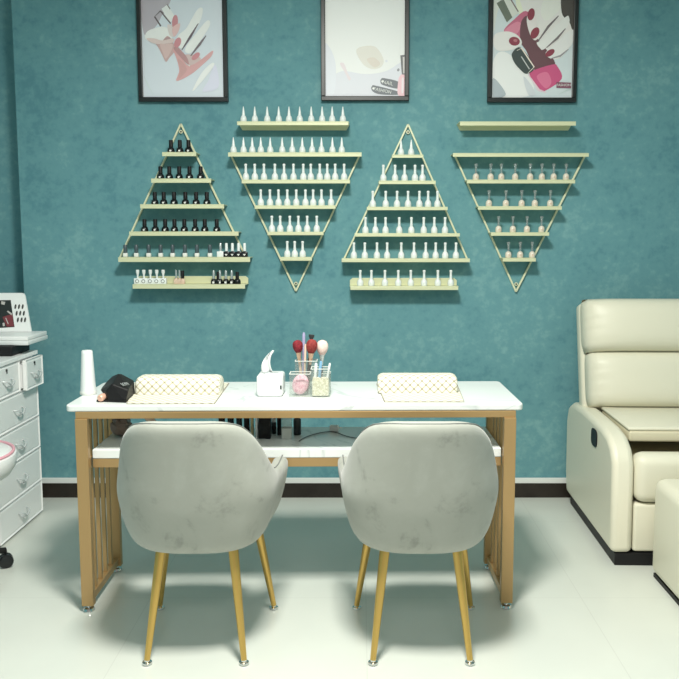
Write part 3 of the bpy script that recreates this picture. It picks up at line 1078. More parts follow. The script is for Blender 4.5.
# ------------------------------------------------------------------ tub chairs
def make_chair(label, X, Y):
    root = thing('tub_chair', label, 'chair', (X, Y, 0), group='grey velvet tub chairs')
    a, b, n, yo = 0.256, 0.245, 2.8, 0.0
    half = []
    for i in range(41):
        t = PI / 2 * i / 40
        half.append(Vector((a * math.sin(t) ** (2 / n), yo - b * max(0, math.cos(t)) ** (2 / n), 0)))
    half += [Vector((a + 0.018 * (k / 8) ** 0.8, yo + 0.195 * k / 8, 0)) for k in range(1, 9)]
    arc = [0]
    for p, q in zip(half, half[1:]):
        arc.append(arc[-1] + (q - p).length)
    Ltot = arc[-1]
    NS = 22

    def on(l):
        for i in range(len(arc) - 1):
            if l <= arc[i + 1] + 1e-9:
                t = (l - arc[i]) / (arc[i + 1] - arc[i])
                return half[i].lerp(half[i + 1], t)
        return half[-1]
    rim = [(0, 0.792), (0.12, 0.791), (0.185, 0.784), (0.235, 0.760), (0.28, 0.714), (0.33, 0.645), (0.38, 0.592), (0.43, 0.572), (0.50, 0.568), (Ltot - 0.02, 0.576), (Ltot, 0.545)]

    def hz(l):
        ks = rim
        for (x0, f0), (x1, f1) in zip(ks, ks[1:]):
            if l <= x1 + 1e-9:
                t = (l - x0) / (x1 - x0)
                return f0 + (f1 - f0) * t
        return ks[-1][1]
    zlow = 0.344
    rows = [0, 0.035, 0.09, 0.16, 0.25, 0.35, 0.44, 0.53, 0.64, 0.76, 0.88, 1.0]
    sc = [(0.344, 0.66), (0.356, 0.77), (0.385, 0.865), (0.43, 0.925), (0.48, 0.968), (0.525, 1.0), (0.56, 1.0), (0.62, 0.95), (0.70, 0.915), (0.80, 0.86)]

    def scz(z):
        for (x0, f0), (x1, f1) in zip(sc, sc[1:]):
            if z <= x1:
                t = max(0, (z - x0) / (x1 - x0))
                return f0 + (f1 - f0) * t
        return sc[-1][1]

    def P3(side, l, f, inset=0.0, dz=0.0):
        h = hz(l)
        z = zlow + (h - zlow) * f
        p = on(l)
        d = (on(min(Ltot, l + 0.004)) - on(max(0, l - 0.004))).normalized()
        nrm = Vector((-d.y, d.x, 0))          # towards the inside of the tub
        s = scz(z)
        q = Vector((p.x * s, p.y * (s if z < 0.5 else 1.0), 0)) + nrm * inset
        back = max(0.0, -p.y / b)
        q.y -= 0.05 * max(0, (z - 0.50) / 0.29) * back
        return Vector((q.x * side, q.y, z + dz))
    bm = bmesh.new()
    cols = []
    ls = [(-1, Ltot * (1 - i / NS)) for i in range(NS)] + [(1, Ltot * i / NS) for i in range(NS + 1)]
    for side, l in ls:
        cols.append([bm.verts.new(P3(side, l, f)) for f in rows])
    for A, B in zip(cols, cols[1:]):
        for k in range(len(rows) - 1):
            bm.faces.new((A[k], B[k], B[k + 1], A[k + 1]))
    sh = obj('shell', bm, 'velvet', root, recalc=False, ang=180)
    # outward orientation: the back centre must face -y
    me = sh.data
    f0 = min(me.polygons, key=lambda p: p.center.y)
    if f0.normal.y > 0:
        me.flip_normals()
    so = sh.modifiers.new('thick', 'SOLIDIFY')
    so.thickness, so.offset = 0.048, -1
    ss = sh.modifiers.new('round', 'SUBSURF')
    ss.levels = ss.render_levels = 2
    bm = bmesh.new()
    tube(bm, [P3(s, l, 1.0, 0.0155, -0.0030) for s, l in ls[1:-1]], 0.0024, 6)
    obj('piping', bm, 'piping', root)
    # seat cushion with its rounded underside
    bm = bmesh.new()
    rings = []
    for f, z in ((0.58, 0.352), (0.70, 0.362), (0.80, 0.39), (0.88, 0.44), (0.90, 0.465), (0.82, 0.478), (0.55, 0.484)):
        ring = []
        for i in range(40):
            t = 2 * PI * i / 40
            cx_, sx_ = math.cos(t), math.sin(t)
            ring.append(bm.verts.new((0.215 * f * math.copysign(abs(cx_) ** 0.6, cx_), 0.005 + 0.215 * f * math.copysign(abs(sx_) ** 0.6, sx_), z)))
        rings.append(ring)
    for A, B in zip(rings, rings[1:]):
        for i in range(40):
            bm.faces.new((A[i], A[(i + 1) % 40], B[(i + 1) % 40], B[i]))
    bm.faces.new(rings[0][::-1])
    bm.faces.new(rings[-1])
    obj('seat', bm, 'velvet', root)
    for sx in (-1, 1):
        for (tx, ty, bx, by) in ((0.112, -0.125, 0.152, -0.19), (0.150, 0.13, 0.205, 0.187)):
            bm = bmesh.new()
            p0, p1 = Vector((sx * tx, ty, 0.372)), Vector((sx * bx, by, 0.014))
            tube(bm, [p0, p0.lerp(p1, 0.45), p1], [0.0165, 0.0140, 0.0092], 14)
            lg = obj('leg', bm, 'brass', root)
            bm = bmesh.new()
            lathe(bm, [(0.0145, 0), (0.0165, 0.003), (0.0155, 0.008), (0.0085, 0.011), (0.0075, 0.022)], 14, (p1.x, p1.y, 0))
            obj('foot', bm, 'chrome', lg)
    return root


ch = make_chair('grey velvet tub chair with brass legs, in front of the black nail machine', -0.525, 2.575)
dup(ch, (0.193, 2.575, 0), 'grey velvet tub chair with brass legs, nearer the cream recliner', 'grey velvet tub chairs')
for q in ch.children:
    if q.name.startswith('leg'):
        q.location.x = 0.009                 # this chair's legs sit a touch off centre

# ------------------------------------------------------------------ things on the table top
E = 0.0006


def cushion(bm, x0, x1, yc, hw, h, z):
    """D-shaped bolster along x with rounded ends, UVs in metres"""
    uvl = bm.loops.layers.uv.new('UVMap')
    prof = []
    K = 18
    for i in range(K + 1):
        t = PI * i / K
        c_, s_ = math.cos(t), math.sin(t)
        prof.append((-hw * math.copysign(abs(c_) ** 0.62, c_), h * s_ ** 0.55 if s_ > 1e-6 else 0.0))
    arc = [0]
    for p, q in zip(prof, prof[1:]):
        arc.append(arc[-1] + math.hypot(q[0] - p[0], q[1] - p[1]))
    xs = [(x0, 0.80), (x0 + 0.004, 0.90), (x0 + 0.012, 0.97), (x0 + 0.022, 1.0)]
    nn = 16
    xs += [(x0 + 0.022 + (x1 - x0 - 0.044) * i / nn, 1.0) for i in range(1, nn)]
    xs += [(x1 - 0.022, 1.0), (x1 - 0.012, 0.97), (x1 - 0.004, 0.90), (x1, 0.80)]
    grid = [[bm.verts.new((x, yc + p[0] * s, z + p[1] * s)) for p in prof] for x, s in xs]
    for i in range(len(xs) - 1):
        for k in range(K):
            f = bm.faces.new((grid[i][k], grid[i + 1][k], grid[i + 1][k + 1], grid[i][k + 1]))
            for lp, (ii, kk) in zip(f.loops, ((i, k), (i + 1, k), (i + 1, k + 1), (i, k + 1))):
                lp[uvl].uv = (xs[ii][0], arc[kk])
    for i in (0, -1):
        f = bm.faces.new(grid[i] if i == -1 else grid[i][::-1])
        for lp in f.loops:
            lp[uvl].uv = (lp.vert.co.y, lp.vert.co.z)
    for i in range(len(xs) - 1):
        bm.faces.new((grid[i][0], grid[i][K], grid[i + 1][K], grid[i + 1][0]))


def mat_sheet(bm, q, z, t=0.003):
    uvl = bm.loops.layers.uv.new('UVMap')
    lo = [bm.verts.new((p[0], p[1], z)) for p in q]
    hi = [bm.verts.new((p[0], p[1], z + t)) for p in q]
    fs = [bm.faces.new(hi), bm.faces.new(lo[::-1])]
    for i in range(4):
        fs.append(bm.faces.new((lo[i], lo[(i + 1) % 4], hi[(i + 1) % 4], hi[i])))
    for f in fs:
        for lp in f.loops:
            lp[uvl].uv = (lp.vert.co.x, lp.vert.co.y)


def armrest(px, mats, lab_c, lab_m):
    z0 = ZT + E
    q = [atz(u, v, z0) for u, v in mats]
    cen = sum(q, Vector()) / 4
    bm = bmesh.new()
    mat_sheet(bm, [(p.x - cen.x, p.y - cen.y) for p in q], 0)
    m = obj('desk_mat', bm, 'quilt', None, smooth=False)
    m.location = (cen.x, cen.y, z0)
    bm = bmesh.new()
    pr = [(p.x - cen.x, p.y - cen.y) for p in q]
    prism(bm, [(x_ + math.copysign(0.003, x_), y_ + math.copysign(0.003, y_)) for x_, y_ in pr], 'z', 0, 0.0014)  # slightly larger dark sheet beneath, put in to darken the mat edge
    hm = obj('border', bm, 'border', m, smooth=False)
    hm['label'] = 'grey brown hem'
    tag(m, lab_m, 'mat', 'quilted cream hand mats')
    (u0, u1, vb, vt) = px
    zb_ = z0 + 0.0036
    a, b = atz(u0, vb, zb_), atz(u1, vb, zb_)
    hw = 0.062
    yc = a.y + hw
    ztop = at((u0 + u1) / 2, vt, yc + 0.025).z
    bm = bmesh.new()
    cushion(bm, a.x - (a.x + b.x) / 2, b.x - (a.x + b.x) / 2, 0, hw, ztop - zb_, 0)
    c = obj('hand_cushion', bm, 'quilt', None, ang=50)
    c.location = ((a.x + b.x) / 2, yc, zb_)
    tag(c, lab_c, 'cushion', 'quilted cream hand cushions')


armrest((134, 219, 394.5, 374), ((127.5, 404), (214, 404), (228.5, 383.5), (134, 383.5)),
        'cream diamond-quilted hand cushion beside the black nail machine', 'cream hand mat under the cushion beside the black nail machine')
armrest((378, 458, 393, 372.5), ((385, 402), (463.5, 402), (456.5, 384), (377, 384)),
        'cream diamond-quilted hand cushion at the table end nearer the recliner', 'cream hand mat under the cushion nearer the recliner')

# tapered white canister
p = atz(86.0, 395.5, ZT)
cn = thing('white_canister', 'white tapered upright canister at the table corner beside the black machine', 'canister', (p.x, p.y + 0.027, ZT + E))
bm = bmesh.new()
lathe(bm, [(0.0300, 0.0), (0.0310, 0.003), (0.0305, 0.010), (0.0290, 0.013)], 28)
obj('base', bm, 'off_white', cn)
zt_ = at(87.5, 350.5, p.y + 0.027).z - ZT
bm = bmesh.new()
lathe(bm, [(0.0285, 0.013), (0.0272, 0.03), (0.0205, zt_ - 0.010), (0.0200, zt_ - 0.004), (0.0175, zt_)], 28)
obj('body', bm, 'white_plastic', cn)

# black nail machine
zz = ZT + E
ref = atz(114, 402, zz)
nm = thing('nail_machine', 'black angular nail machine with pale lettering and a rose-gold knob', 'nail machine', (ref.x, ref.y, zz))
O = Vector((ref.x, ref.y, zz))
pts = [atz(108.5, 402, zz), atz(125.5, 402.3, zz), atz(134.8, 394.6, zz), atz(108, 394, zz),
       at(100.5, 390, 2.84), at(101.5, 388, 2.90), at(107.5, 381, 2.90), at(118.5, 373.6, 2.90), at(121, 373.8, 2.93), at(133.8, 380.6, 2.96), at(134.2, 383, 2.95),
       at(112, 384, 2.80), at(128.5, 390, 2.80), at(106, 391, 2.80), at(112, 376.5, 3.0), at(122, 376, 3.02)]
bm = bmesh.new()
for q in pts:
    bm.verts.new(q - O)
res = bmesh.ops.convex_hull(bm, input=bm.verts)
bmesh.ops.delete(bm, geom=[e for e in res['geom_interior'] if isinstance(e, bmesh.types.BMVert)], context='VERTS')
nm_body = obj('body', bm, 'black', nm, smooth=False, bevel=0.004, seg=2)
bm = bmesh.new()
q = [atz(96.5, 401.6, zz), atz(126, 402.8, zz), atz(133, 396.5, zz), atz(106, 394.5, zz)]
prism(bm, [(p_.x - O.x, p_.y - O.y) for p_ in q], 'z', 0, 0.006)
obj('base_plate', bm, 'black', nm, smooth=False, bevel=0.001)
kp = at(104.2, 396.2, 2.815) - O
bm = bmesh.new()
lathe(bm, [(0.0115, 0), (0.0125, 0.003), (0.0125, 0.022), (0.010, 0.026)], 20)
bmesh.ops.rotate(bm, verts=bm.verts, matrix=Matrix.Rotation(PI / 2 + 0.15, 3, 'X') )
bmesh.ops.rotate(bm, verts=bm.verts, matrix=Matrix.Rotation(-0.35, 3, 'Z'))
kb = obj('knob', bm, 'rose_gold', nm)
kb.location = kp
# lettering laid on the sloping front face
from mathutils.bvhtree import BVHTree
tree = BVHTree.FromPolygons([v_.co.copy() for v_ in nm_body.data.vertices], [tuple(p_.vertices) for p_ in nm_body.data.polygons])


def on_body(u, v):
    d = Vector(ray(u, v)).normalized()
    h = tree.ray_cast(Vector((0, 0, CAM_H)) - O, d)
    return h[0], h[1]


tA, n1 = on_body(118.6, 387.0)
tB, n2 = on_body(131.5, 382.0)
tM, nrm = on_body(125.0, 384.2)
nrm = nrm.normalized()
if nrm.dot(tM + O - Vector((0, 0, CAM_H))) > 0:
    nrm = -nrm
ex = tB - tA
ex = (ex - nrm * ex.dot(nrm)).normalized()
ey = nrm.cross(ex)
tx = text_obj('ECNN', 0.021, 'grey_handle', nm, depth=0.0004, spread=1.5)
tx.matrix_local = Matrix.Translation(tM + nrm * 0.0006) @ Matrix((ex, ey, nrm)).transposed().to_4x4()

# tissue box
p0, p1 = atz(256.5, 396.8, zz), atz(282.8, 396.8, zz)
xc, wd = (p0.x + p1.x) / 2, (p1.x - p0.x) / 2
zh = at(270, 375.5, p0.y).z - zz
tb = thing('tissue_box', 'white tissue box with a tissue pulled up, beside the clear brush organizer', 'tissue box', (xc, p0.y + 0.055, zz))
bm = bmesh.new()
round_box(bm, -wd, wd, -0.055, 0.055, 0, zh, 0.010, 3)
obj('box', bm, 'white_plastic', tb)
bm = bmesh.new()
lathe(bm, [(0.030, 0), (0.026, 0.0025)], 24, (0, 0.0, zh - 0.0005))
for v_ in bm.verts:
    v_.co.y *= 0.6
obj('opening_rim', bm, 'grey_handle', tb)
bm = bmesh.new()
box(bm, wd - 0.010, wd - 0.004, -0.0562, -0.0535, 0.028, 0.042)
obj('mark', bm, 'dark_grey', tb, smooth=False)
bm = bmesh.new()
prev = None
for i in range(9):
    t = i / 8
    z = zh + 0.085 * t
    cx_ = -0.013 + 0.022 * t * t * t - 0.006 * math.sin(t * PI)
    w_ = 0.024 * (1 - t) ** 0.8 + 0.004
    ringv = []
    for k in range(9):
        s_ = k / 8 - 0.5
        ringv.append(bm.verts.new((cx_ + w_ * s_ * 1.6, 0.014 * math.sin(s_ * 7 + t * 3) * (1 - t * 0.6), z + 0.012 * (0.25 - s_ * s_) * (1 - t))))
    if prev:
        for k in range(8):
            bm.faces.new((prev[k], prev[k + 1], ringv[k + 1], ringv[k]))
    prev = ringv
ts = obj('tissue', bm, 'tissue', tb, ang=180)
so = ts.modifiers.new('thick', 'SOLIDIFY')
so.thickness = 0.0012

# clear brush organizer
oa, ob = atz(289.3, 397.3, zz), atz(330, 397.3, zz)
oc, ow, oy = (oa.x + ob.x) / 2, (ob.x - oa.x) / 2, oa.y
h1 = at(300, 374.5, oy).z - zz
h2 = at(300, 361.5, oy + 0.06).z - zz
og = thing('brush_organizer', 'clear acrylic organizer holding makeup brushes, a pink puff and pearl beads', 'organizer', (oc, oy + 0.055, zz))
T = 0.003


def tray(x0, x1, y0, y1, h, nm_):
    bm = bmesh.new()
    box(bm, x0, x1, y0, y1, 0, T)
    box(bm, x0, x1, y0, y0 + T, T, h)
    box(bm, x0, x1, y1 - T, y1, T, h)
    box(bm, x0, x0 + T, y0 + T, y1 - T, T, h)
    box(bm, x1 - T, x1, y0 + T, y1 - T, T, h)
    o = obj(nm_, bm, 'acrylic', og, smooth=False)
    bm = bmesh.new()
    for (a, b, c, d) in ((x0, x1, y0, y0 + T), (x0, x1, y1 - T, y1), (x0, x0 + T, y0 + T, y1 - T), (x1 - T, x1, y0 + T, y1 - T)):
        box(bm, a, b, c, d, h, h + 0.0025)
    obj('rim', bm, 'off_white', o, smooth=False)
    return o


mid = ow * 0.05
tray(-ow, mid - 0.0005, -0.055, 0.002, h1, 'left_cup')
tray(mid + 0.0005, ow, -0.055, 0.002, h1 * 1.22, 'right_cup')
tray(-ow * 0.78, ow * 0.34, 0.003, 0.055, h2, 'tall_cup')
tray(ow * 0.36, ow, 0.003, 0.055, h1 * 0.9, 'back_cup')
OX = Vector((oc, oy + 0.055, zz))
bm = bmesh.new()
hb = at(320, 380.5, oy).z - zz
random.seed(4)
round_box(bm, mid + 0.005, ow - 0.0045, -0.0505, -0.003, 0.0035, hb, 0.004, 2)
for _ in range(150):
    bmesh.ops.create_icosphere(bm, subdivisions=1, radius=0.0036, matrix=Matrix.Translation((random.uniform(mid + 0.008, ow - 0.008), random.uniform(-0.047, -0.004), hb + random.uniform(-0.001, 0.003))))
pb = obj('pearl_beads', bm, 'pearls')
pb.location = OX
pb['kind'] = 'stuff'
tag(pb, 'heap of cream pearl beads filling the clear organizer cup', 'beads')
pc = at(299, 384, oy + 0.025) - OX
bm = bmesh.new()
ellipsoid(bm, Vector((0, 0, 0)), 0.030, 0.011, 0.038, m=Matrix.Rotation(0.25, 4, 'Y'))
pf = obj('powder_puff', bm, 'puff')
pf.location = OX + Vector(((mid - ow) / 2, -0.027, 0.043))
tag(pf, 'pink oval powder puff in the front cup of the clear organizer', 'powder puff')


def brush(label, head_px, foot_dx, hm, hr, handle, kind='round', ferrule='copper', yy=0.028):
    """makeup brush standing in the tall cup: handle, ferrule, bristle head at the head pixel"""
    H = at(*head_px, OX.y + yy)
    base = Vector((OX.x + foot_dx, OX.y + yy, OX.z + 0.005))
    root = thing('makeup_brush', label, 'makeup brush', base, group='makeup brushes in the clear organizer')
    d = H - base
    Ld = d.length
    rot = Vector((0, 0, 1)).rotation_difference(d).to_matrix().to_4x4()
    fh = Ld - hr * 1.7
    bm = lathe(bmesh.new(), [(0.003, 0), (0.0048, 0.02), (0.0055, fh * 0.55), (0.0045, fh * 0.75)], 10)
    bm2 = lathe(bmesh.new(), [(0.0048, fh * 0.74), (0.0062, fh * 0.86), (hr * 0.55, fh + hr * 0.5)], 12)
    bm3 = bmesh.new()
    if kind == 'round':
        lathe(bm3, [(hr * 0.5, fh + hr * 0.3), (hr * 0.85, fh + hr * 0.9), (hr, fh + hr * 1.5), (hr * 0.95, fh + hr * 2.1), (hr * 0.65, fh + hr * 2.55), (hr * 0.2, fh + hr * 2.72)], 16)
    else:
        lathe(bm3, [(hr * 0.4, fh + hr * 0.3), (hr * 0.9, fh + hr * 1.4), (hr * 1.0, fh + hr * 2.0), (hr * 0.9, fh + hr * 2.2)], 12)
        for v_ in bm3.verts:
            v_.co.y *= 0.4
    for nm_, q, m_ in (('handle', bm, handle), ('ferrule', bm2, ferrule), ('bristles', bm3, hm)):
        bmesh.ops.transform(q, matrix=rot, verts=q.verts)
        obj(nm_, q, m_, root)
    return root


brush('dark red domed makeup brush leaning to the tissue box side', (297.7, 345.4), -0.030, 'red_hair', 0.0195, 'peach', yy=0.020)
brush('rust red domed makeup brush in the middle of the organizer', (311.8, 345.2), -0.012, 'rust_hair', 0.0215, 'black', yy=0.013)
brush('blush white fluffy makeup brush beside the rust red one', (322.3, 346.2), 0.036, 'blush_hair', 0.0225, 'black', ferrule='silver_cap', yy=0.044)
brush('small black flat makeup brush behind the rust red one', (311.5, 336), -0.018, 'dark_grey', 0.011, 'black', 'flat', yy=0.049)


def stick(name, label, cat, top_px, foot, rad, m, capm, group):
    tp = at(*top_px, OX.y + foot[1])
    base = Vector((OX.x + foot[0], OX.y + foot[1], OX.z + foot[2]))
    root = thing(name, label, cat, base, group=group)
    d = tp - base
    bm = tube(bmesh.new(), [(0, 0, 0), d * 0.62], rad, 10)
    obj('barrel', bm, m, root)
    bm = tube(bmesh.new(), [d * 0.62, d * 0.96, d], [rad * 1.1, rad * 1.0, rad * 0.6], 10)
    obj('cap', bm, capm, root)


stick('cosmetic_tube', 'slim lilac tube standing tallest among the brushes', 'tube', (303.8, 332.5), (-0.03, 0.046, 0.004), 0.0058, 'lilac', 'lilac', 'slim tubes in the clear organizer')
stick('cosmetic_tube', 'slim blue tube standing in the pearl bead cup', 'tube', (321, 361), (0.030, -0.012, 0.028), 0.0055, 'blue_tube', 'blue_tube', 'slim tubes in the clear organizer')
stick('cosmetic_tube', 'slim white tube leaning outward over the organizer edge', 'tube', (330, 363), (0.056, -0.014, 0.028), 0.004, 'white_plastic', 'white_plastic', 'slim tubes in the clear organizer')
stick('cosmetic_tube', 'slim white tube beside the blue one in the bead cup', 'tube', (316.2, 363), (0.015, -0.012, 0.028), 0.0055, 'white_plastic', 'white_plastic', 'slim tubes in the clear organizer')
stick('lip_pencil', 'pale peach pencil between the red and rust brushes', 'pencil', (305.5, 344), (-0.025, 0.012, 0.004), 0.004, 'peach', 'peach', None)

# ------------------------------------------------------------------ things on the table's lower shelf
ZL = ZS + E


def shelf_bottle(label, u, v, rr, h, m, cm, slim=0.5, caph=0.3, name='cosmetic_bottle', grp='bottles on the table shelf'):
    p_ = atz(u, v, ZL)
    root = thing(name, label, 'bottle', (p_.x, p_.y, ZL), group=grp)
    hb_ = h * (1 - caph)
    obj('body', lathe(bmesh.new(), [(rr * 0.93, 0), (rr, 0.003), (rr, hb_ * 0.86), (rr * slim, hb_)], 16), m, root)
    obj('cap', lathe(bmesh.new(), [(rr * slim * 1.1, hb_ - 0.001), (rr * slim * 1.05, h - 0.003), (rr * slim * 0.9, h)], 14), cm, root)


shelf_bottle('black shelf bottle at the chair end of the dark row', 222, 434, 0.0125, 0.105, 'black', 'black', 0.6)
shelf_bottle('second black bottle of the dark row under the table top', 231, 434, 0.0125, 0.105, 'black_gloss', 'dark_grey', 0.6)
shelf_bottle('third bottle of the dark row under the table top, grey cap', 239.5, 435, 0.0115, 0.105, 'black_gloss', 'grey_handle', 0.6)
shelf_bottle('tall black bottle beside the gold tube on the table shelf', 247, 436, 0.011, 0.110, 'black', 'black', 0.85)
shelf_bottle('slim gold tube on the table shelf among black bottles', 252.3, 436, 0.0065, 0.112, 'gold_tube', 'gold_tube', 0.95, name='cosmetic_tube')
shelf_bottle('thin white bottle beside the black box on the table shelf', 257, 438, 0.006, 0.100, 'white_plastic', 'white_plastic', 0.8)
shelf_bottle('thin white-capped bottle behind the small white box', 274, 433.5, 0.010, 0.105, 'black_gloss', 'white_plastic', 0.8, 0.55)
shelf_bottle('black bottle touching the small white box on the table shelf', 279.3, 435, 0.0085, 0.105, 'black', 'black', 0.6)
shelf_bottle('dark tapered bottle beyond the small white box', 297.3, 434.5, 0.0145, 0.105, 'dark_grey', 'dark_grey', 0.42, 0.35)
a = atz(264.5, 439, ZL)
bx_ = thing('black_case', 'black upright case on the table shelf among the bottles', 'case', (a.x, a.y + 0.02, ZL))
obj('body', rbox(-0.0225, 0.0225, -0.02, 0.02, 0, 0.085, 0.003), 'black', bx_)
obj('lid', rbox(-0.0225, 0.0225, -0.02, 0.02, 0.0855, 0.11, 0.003), 'black_gloss', bx_)
a = atz(286.5, 439, ZL)
wb = thing('small_box', 'small white box on the table shelf between dark bottles', 'box', (a.x, a.y + 0.018, ZL))
obj('box', rbox(-0.0185, 0.0185, -0.018, 0.018, 0, 0.040, 0.002), 'off_white', wb)
obj('clear_lid', boxbm(-0.018, 0.018, -0.0175, 0.0175, 0.0402, 0.085), 'film', wb, smooth=False)
bg = thing('clear_bag', 'crumpled brownish clear bag on the shelf end behind the slatted leg', 'bag', (atz(121, 436, ZL).x, 2.98, ZL))
bm = bmesh.new()
ellipsoid(bm, Vector((0, 0, 0.036)), 0.040, 0.04, 0.036, 20, 14)
random.seed(9)
for v_ in bm.verts:
    v_.co *= 1 + random.uniform(-0.10, 0.10)
    v_.co.z = max(0.0, v_.co.z)
obj('body', bm, 'brown', bg)
bm = bmesh.new()
lathe(bm, [(0.012, 0.064), (0.02, 0.082), (0.026, 0.090)], 12)
obj('gathered_top', bm, 'brown', bg)
a, b = at(140, 418.5, 2.95), at(158, 424, 2.93)
pt_ = thing('hand_cream_tube', 'pinkish tube lying tilted on the shelf behind the tub chair', 'tube', (a.x, a.y, ZL))
bm = tube(bmesh.new(), [(0, 0, 0.105), (0.05, -0.01, 0.062), (0.075, -0.012, 0.040)], [0.012, 0.013, 0.011], 12)
obj('barrel', bm, 'peach', pt_)
bm = tube(bmesh.new(), [(0.075, -0.012, 0.040), (0.105, -0.014, 0.0125)], [0.009, 0.0085], 12)
obj('cap', bm, 'pink', pt_)
cpts = [(299, 441), (304, 438), (313, 434.5), (322, 432.5), (331, 431.5), (338, 433), (346, 436), (356, 438), (366, 438)]
cb = obj('charging_cable', tube(bmesh.new(), catmull([atz(u, v, ZL + 0.002) for u, v in cpts], 5), 0.0018, 8), 'cable')
tag(cb, 'thin dark cable snaking across the table shelf between the chairs', 'cable')
a = atz(334, 432.5, ZL)
pl = thing('white_adapter', 'small white adapter beside the cable on the table shelf', 'adapter', (a.x, a.y + 0.028, ZL))
obj('body', rbox(-0.018, 0.018, -0.014, 0.014, 0, 0.022, 0.005), 'white_plastic', pl)
obj('plug_pin', tube(bmesh.new(), [(0.017, 0, 0.011), (0.030, 0, 0.011)], 0.003, 8), 'chrome', pl)

# ------------------------------------------------------------------ recliner
rc = thing('recliner', 'cream leather recliner armchair against the teal wall', 'armchair', (1.019, 3.135, 0), R(-1.5))


def extr(bm, poly, x0, x1):
    prism(bm, poly, 'x', x0, x1)
    return bm


AW, RW = 0.088, 0.80
obj('base', boxbm(0.02, RW - 0.02, 0.012, 0.78, 0.0, 0.052), 'black', rc, smooth=False, bevel=0.003)
armp = [(0.0, 0.055), (0.80, 0.055), (0.825, 0.16), (0.83, 0.42), (0.80, 0.495), (0.72, 0.530), (0.55, 0.538), (0.34, 0.536), (0.20, 0.532), (0.11, 0.518), (0.045, 0.482), (0.008, 0.42)]
for xa in (0.0, RW - AW):
    ar = obj('arm', extr(bmesh.new(), armp, xa, xa + AW), 'leather', rc, bevel=0.024, seg=4, ang=60)
    if xa == 0.0:
        bm = bmesh.new()
        prism(bm, [(0.295 + 0.046 * math.copysign(abs(math.cos(t)) ** 0.6, math.cos(t)), 0.462 + 0.038 * math.copysign(abs(math.sin(t)) ** 0.6, math.sin(t))) for t in (2 * PI * i / 28 for i in range(28))], 'x', -0.004, 0.004)
        hd = obj('handle_recess', bm, 'black', ar, smooth=True)  # flat black plate standing in for the shaded hollow of the recess
        hd['label'] = 'dark recline handle recess'
obj('footrest', rbox(AW + 0.004, RW - AW - 0.004, 0.012, 0.07, 0.058, 0.258, 0.012), 'leather', rc)
obj('seat_cushion', rbox(AW + 0.003, RW - AW - 0.003, -0.006, 0.105, 0.262, 0.462, 0.042, seg=5), 'leather', rc)
obj('seat_deck', boxbm(AW + 0.004, RW - AW - 0.004, 0.10, 0.60, 0.20, 0.405), 'leather_beige', rc, smooth=False)  # sunk behind the front roll to put shade under the pad
bm = rbox(AW + 0.012, RW - AW - 0.012, 0.135, 0.56, 0.484, 0.530, 0.010, seg=3)
sp_ = obj('seat_pad', bm, 'leather_beige', rc)
bm = rbox(AW + 0.008, RW - AW - 0.008, 0.137, 0.60, 0.530, 0.546, 0.007, seg=3)
obj('pad_cover', bm, 'leather', rc)


def lean(bm, y0, z0, ang):
    bmesh.ops.rotate(bm, verts=bm.verts, cent=(0, y0, z0), matrix=Matrix.Rotation(-ang, 3, 'X'))
    return bm


def pillow(x0, x1, y0, y1, z0, z1, puff=0.02, r=0.045, wr=0.0, seed=1):
    """cushion with a rounded outline, a bulging front and gathered creases at the side seams"""
    bm = bmesh.new()
    nx, nz = 30, 16
    random.seed(seed)
    fr, bk = [], []
    for j in range(nz + 1):
        rowf, rowb = [], []
        for i in range(nx + 1):
            a_, c_ = i / nx * 2 - 1, j / nz * 2 - 1
            e = (1 - abs(a_) ** 6) ** 0.45 * (1 - abs(c_) ** 5) ** 0.45
            sx_ = 1 - 0.035 * abs(c_) ** 6
            sz_ = 1 - 0.05 * abs(a_) ** 6
            x_ = (x0 + x1) / 2 + (x1 - x0) / 2 * a_ * sx_
            z_ = (z0 + z1) / 2 + (z1 - z0) / 2 * c_ * sz_
            ymid = y0 + (y1 - y0) * 0.55
            cr = wr * math.sin(c_ * 17 + seed) * max(0, abs(a_) - 0.72) / 0.28 * e
            rowf.append(bm.verts.new((x_, ymid - (ymid - y0 + puff * (1 - a_ * a_) * (1 - c_ * c_)) * e + cr, z_)))
            if 0 < i < nx and 0 < j < nz:
                rowb.append(bm.verts.new((x_, ymid + (y1 - ymid) * e, z_)))
            else:
                rowb.append(rowf[-1])
        fr.append(rowf)
        bk.append(rowb)
    for g in (fr, bk):
        for j in range(nz):
            for i in range(nx):
                vs = [g[j][i], g[j][i + 1], g[j + 1][i + 1], g[j + 1][i]]
                if len(set(vs)) == 4:
                    try:
                        bm.faces.new(vs)
                    except ValueError:
                        pass
    return bm


TL = R(14)
YB0, ZB0 = 0.55, 0.56
obj('back_panel', lean(rbox(0.020, RW - 0.020, YB0 + 0.05, YB0 + 0.13, 0.48, 1.045, 0.02), YB0, ZB0, TL), 'leather', rc)
obj('back_cushion', lean(pillow(0.030, RW - 0.030, YB0 - 0.06, YB0 + 0.10, 0.535, 0.812, 0.012, wr=0.006, seed=2), YB0, ZB0, TL), 'leather', rc, ang=180)
obj('headrest', lean(pillow(0.016, RW - 0.016, YB0 - 0.075, YB0 + 0.10, 0.795, 1.062, 0.02, wr=0.006, seed=5), YB0, ZB0, TL), 'leather', rc, ang=180)

# ------------------------------------------------------------------ footstool
fa = atz(649, 575, 0)
ot = thing('footstool', 'cream leather block footstool in front of the recliner', 'footstool', (fa.x, fa.y, 0))
obj('plinth', boxbm(0.012, 0.60, -0.56, -0.014, 0, 0.016), 'black', ot, smooth=False)
ott = obj('body', rbox(0, 0.62, -0.58, 0, 0.014, 0.402, 0.040, seg=5), 'leather', ot)

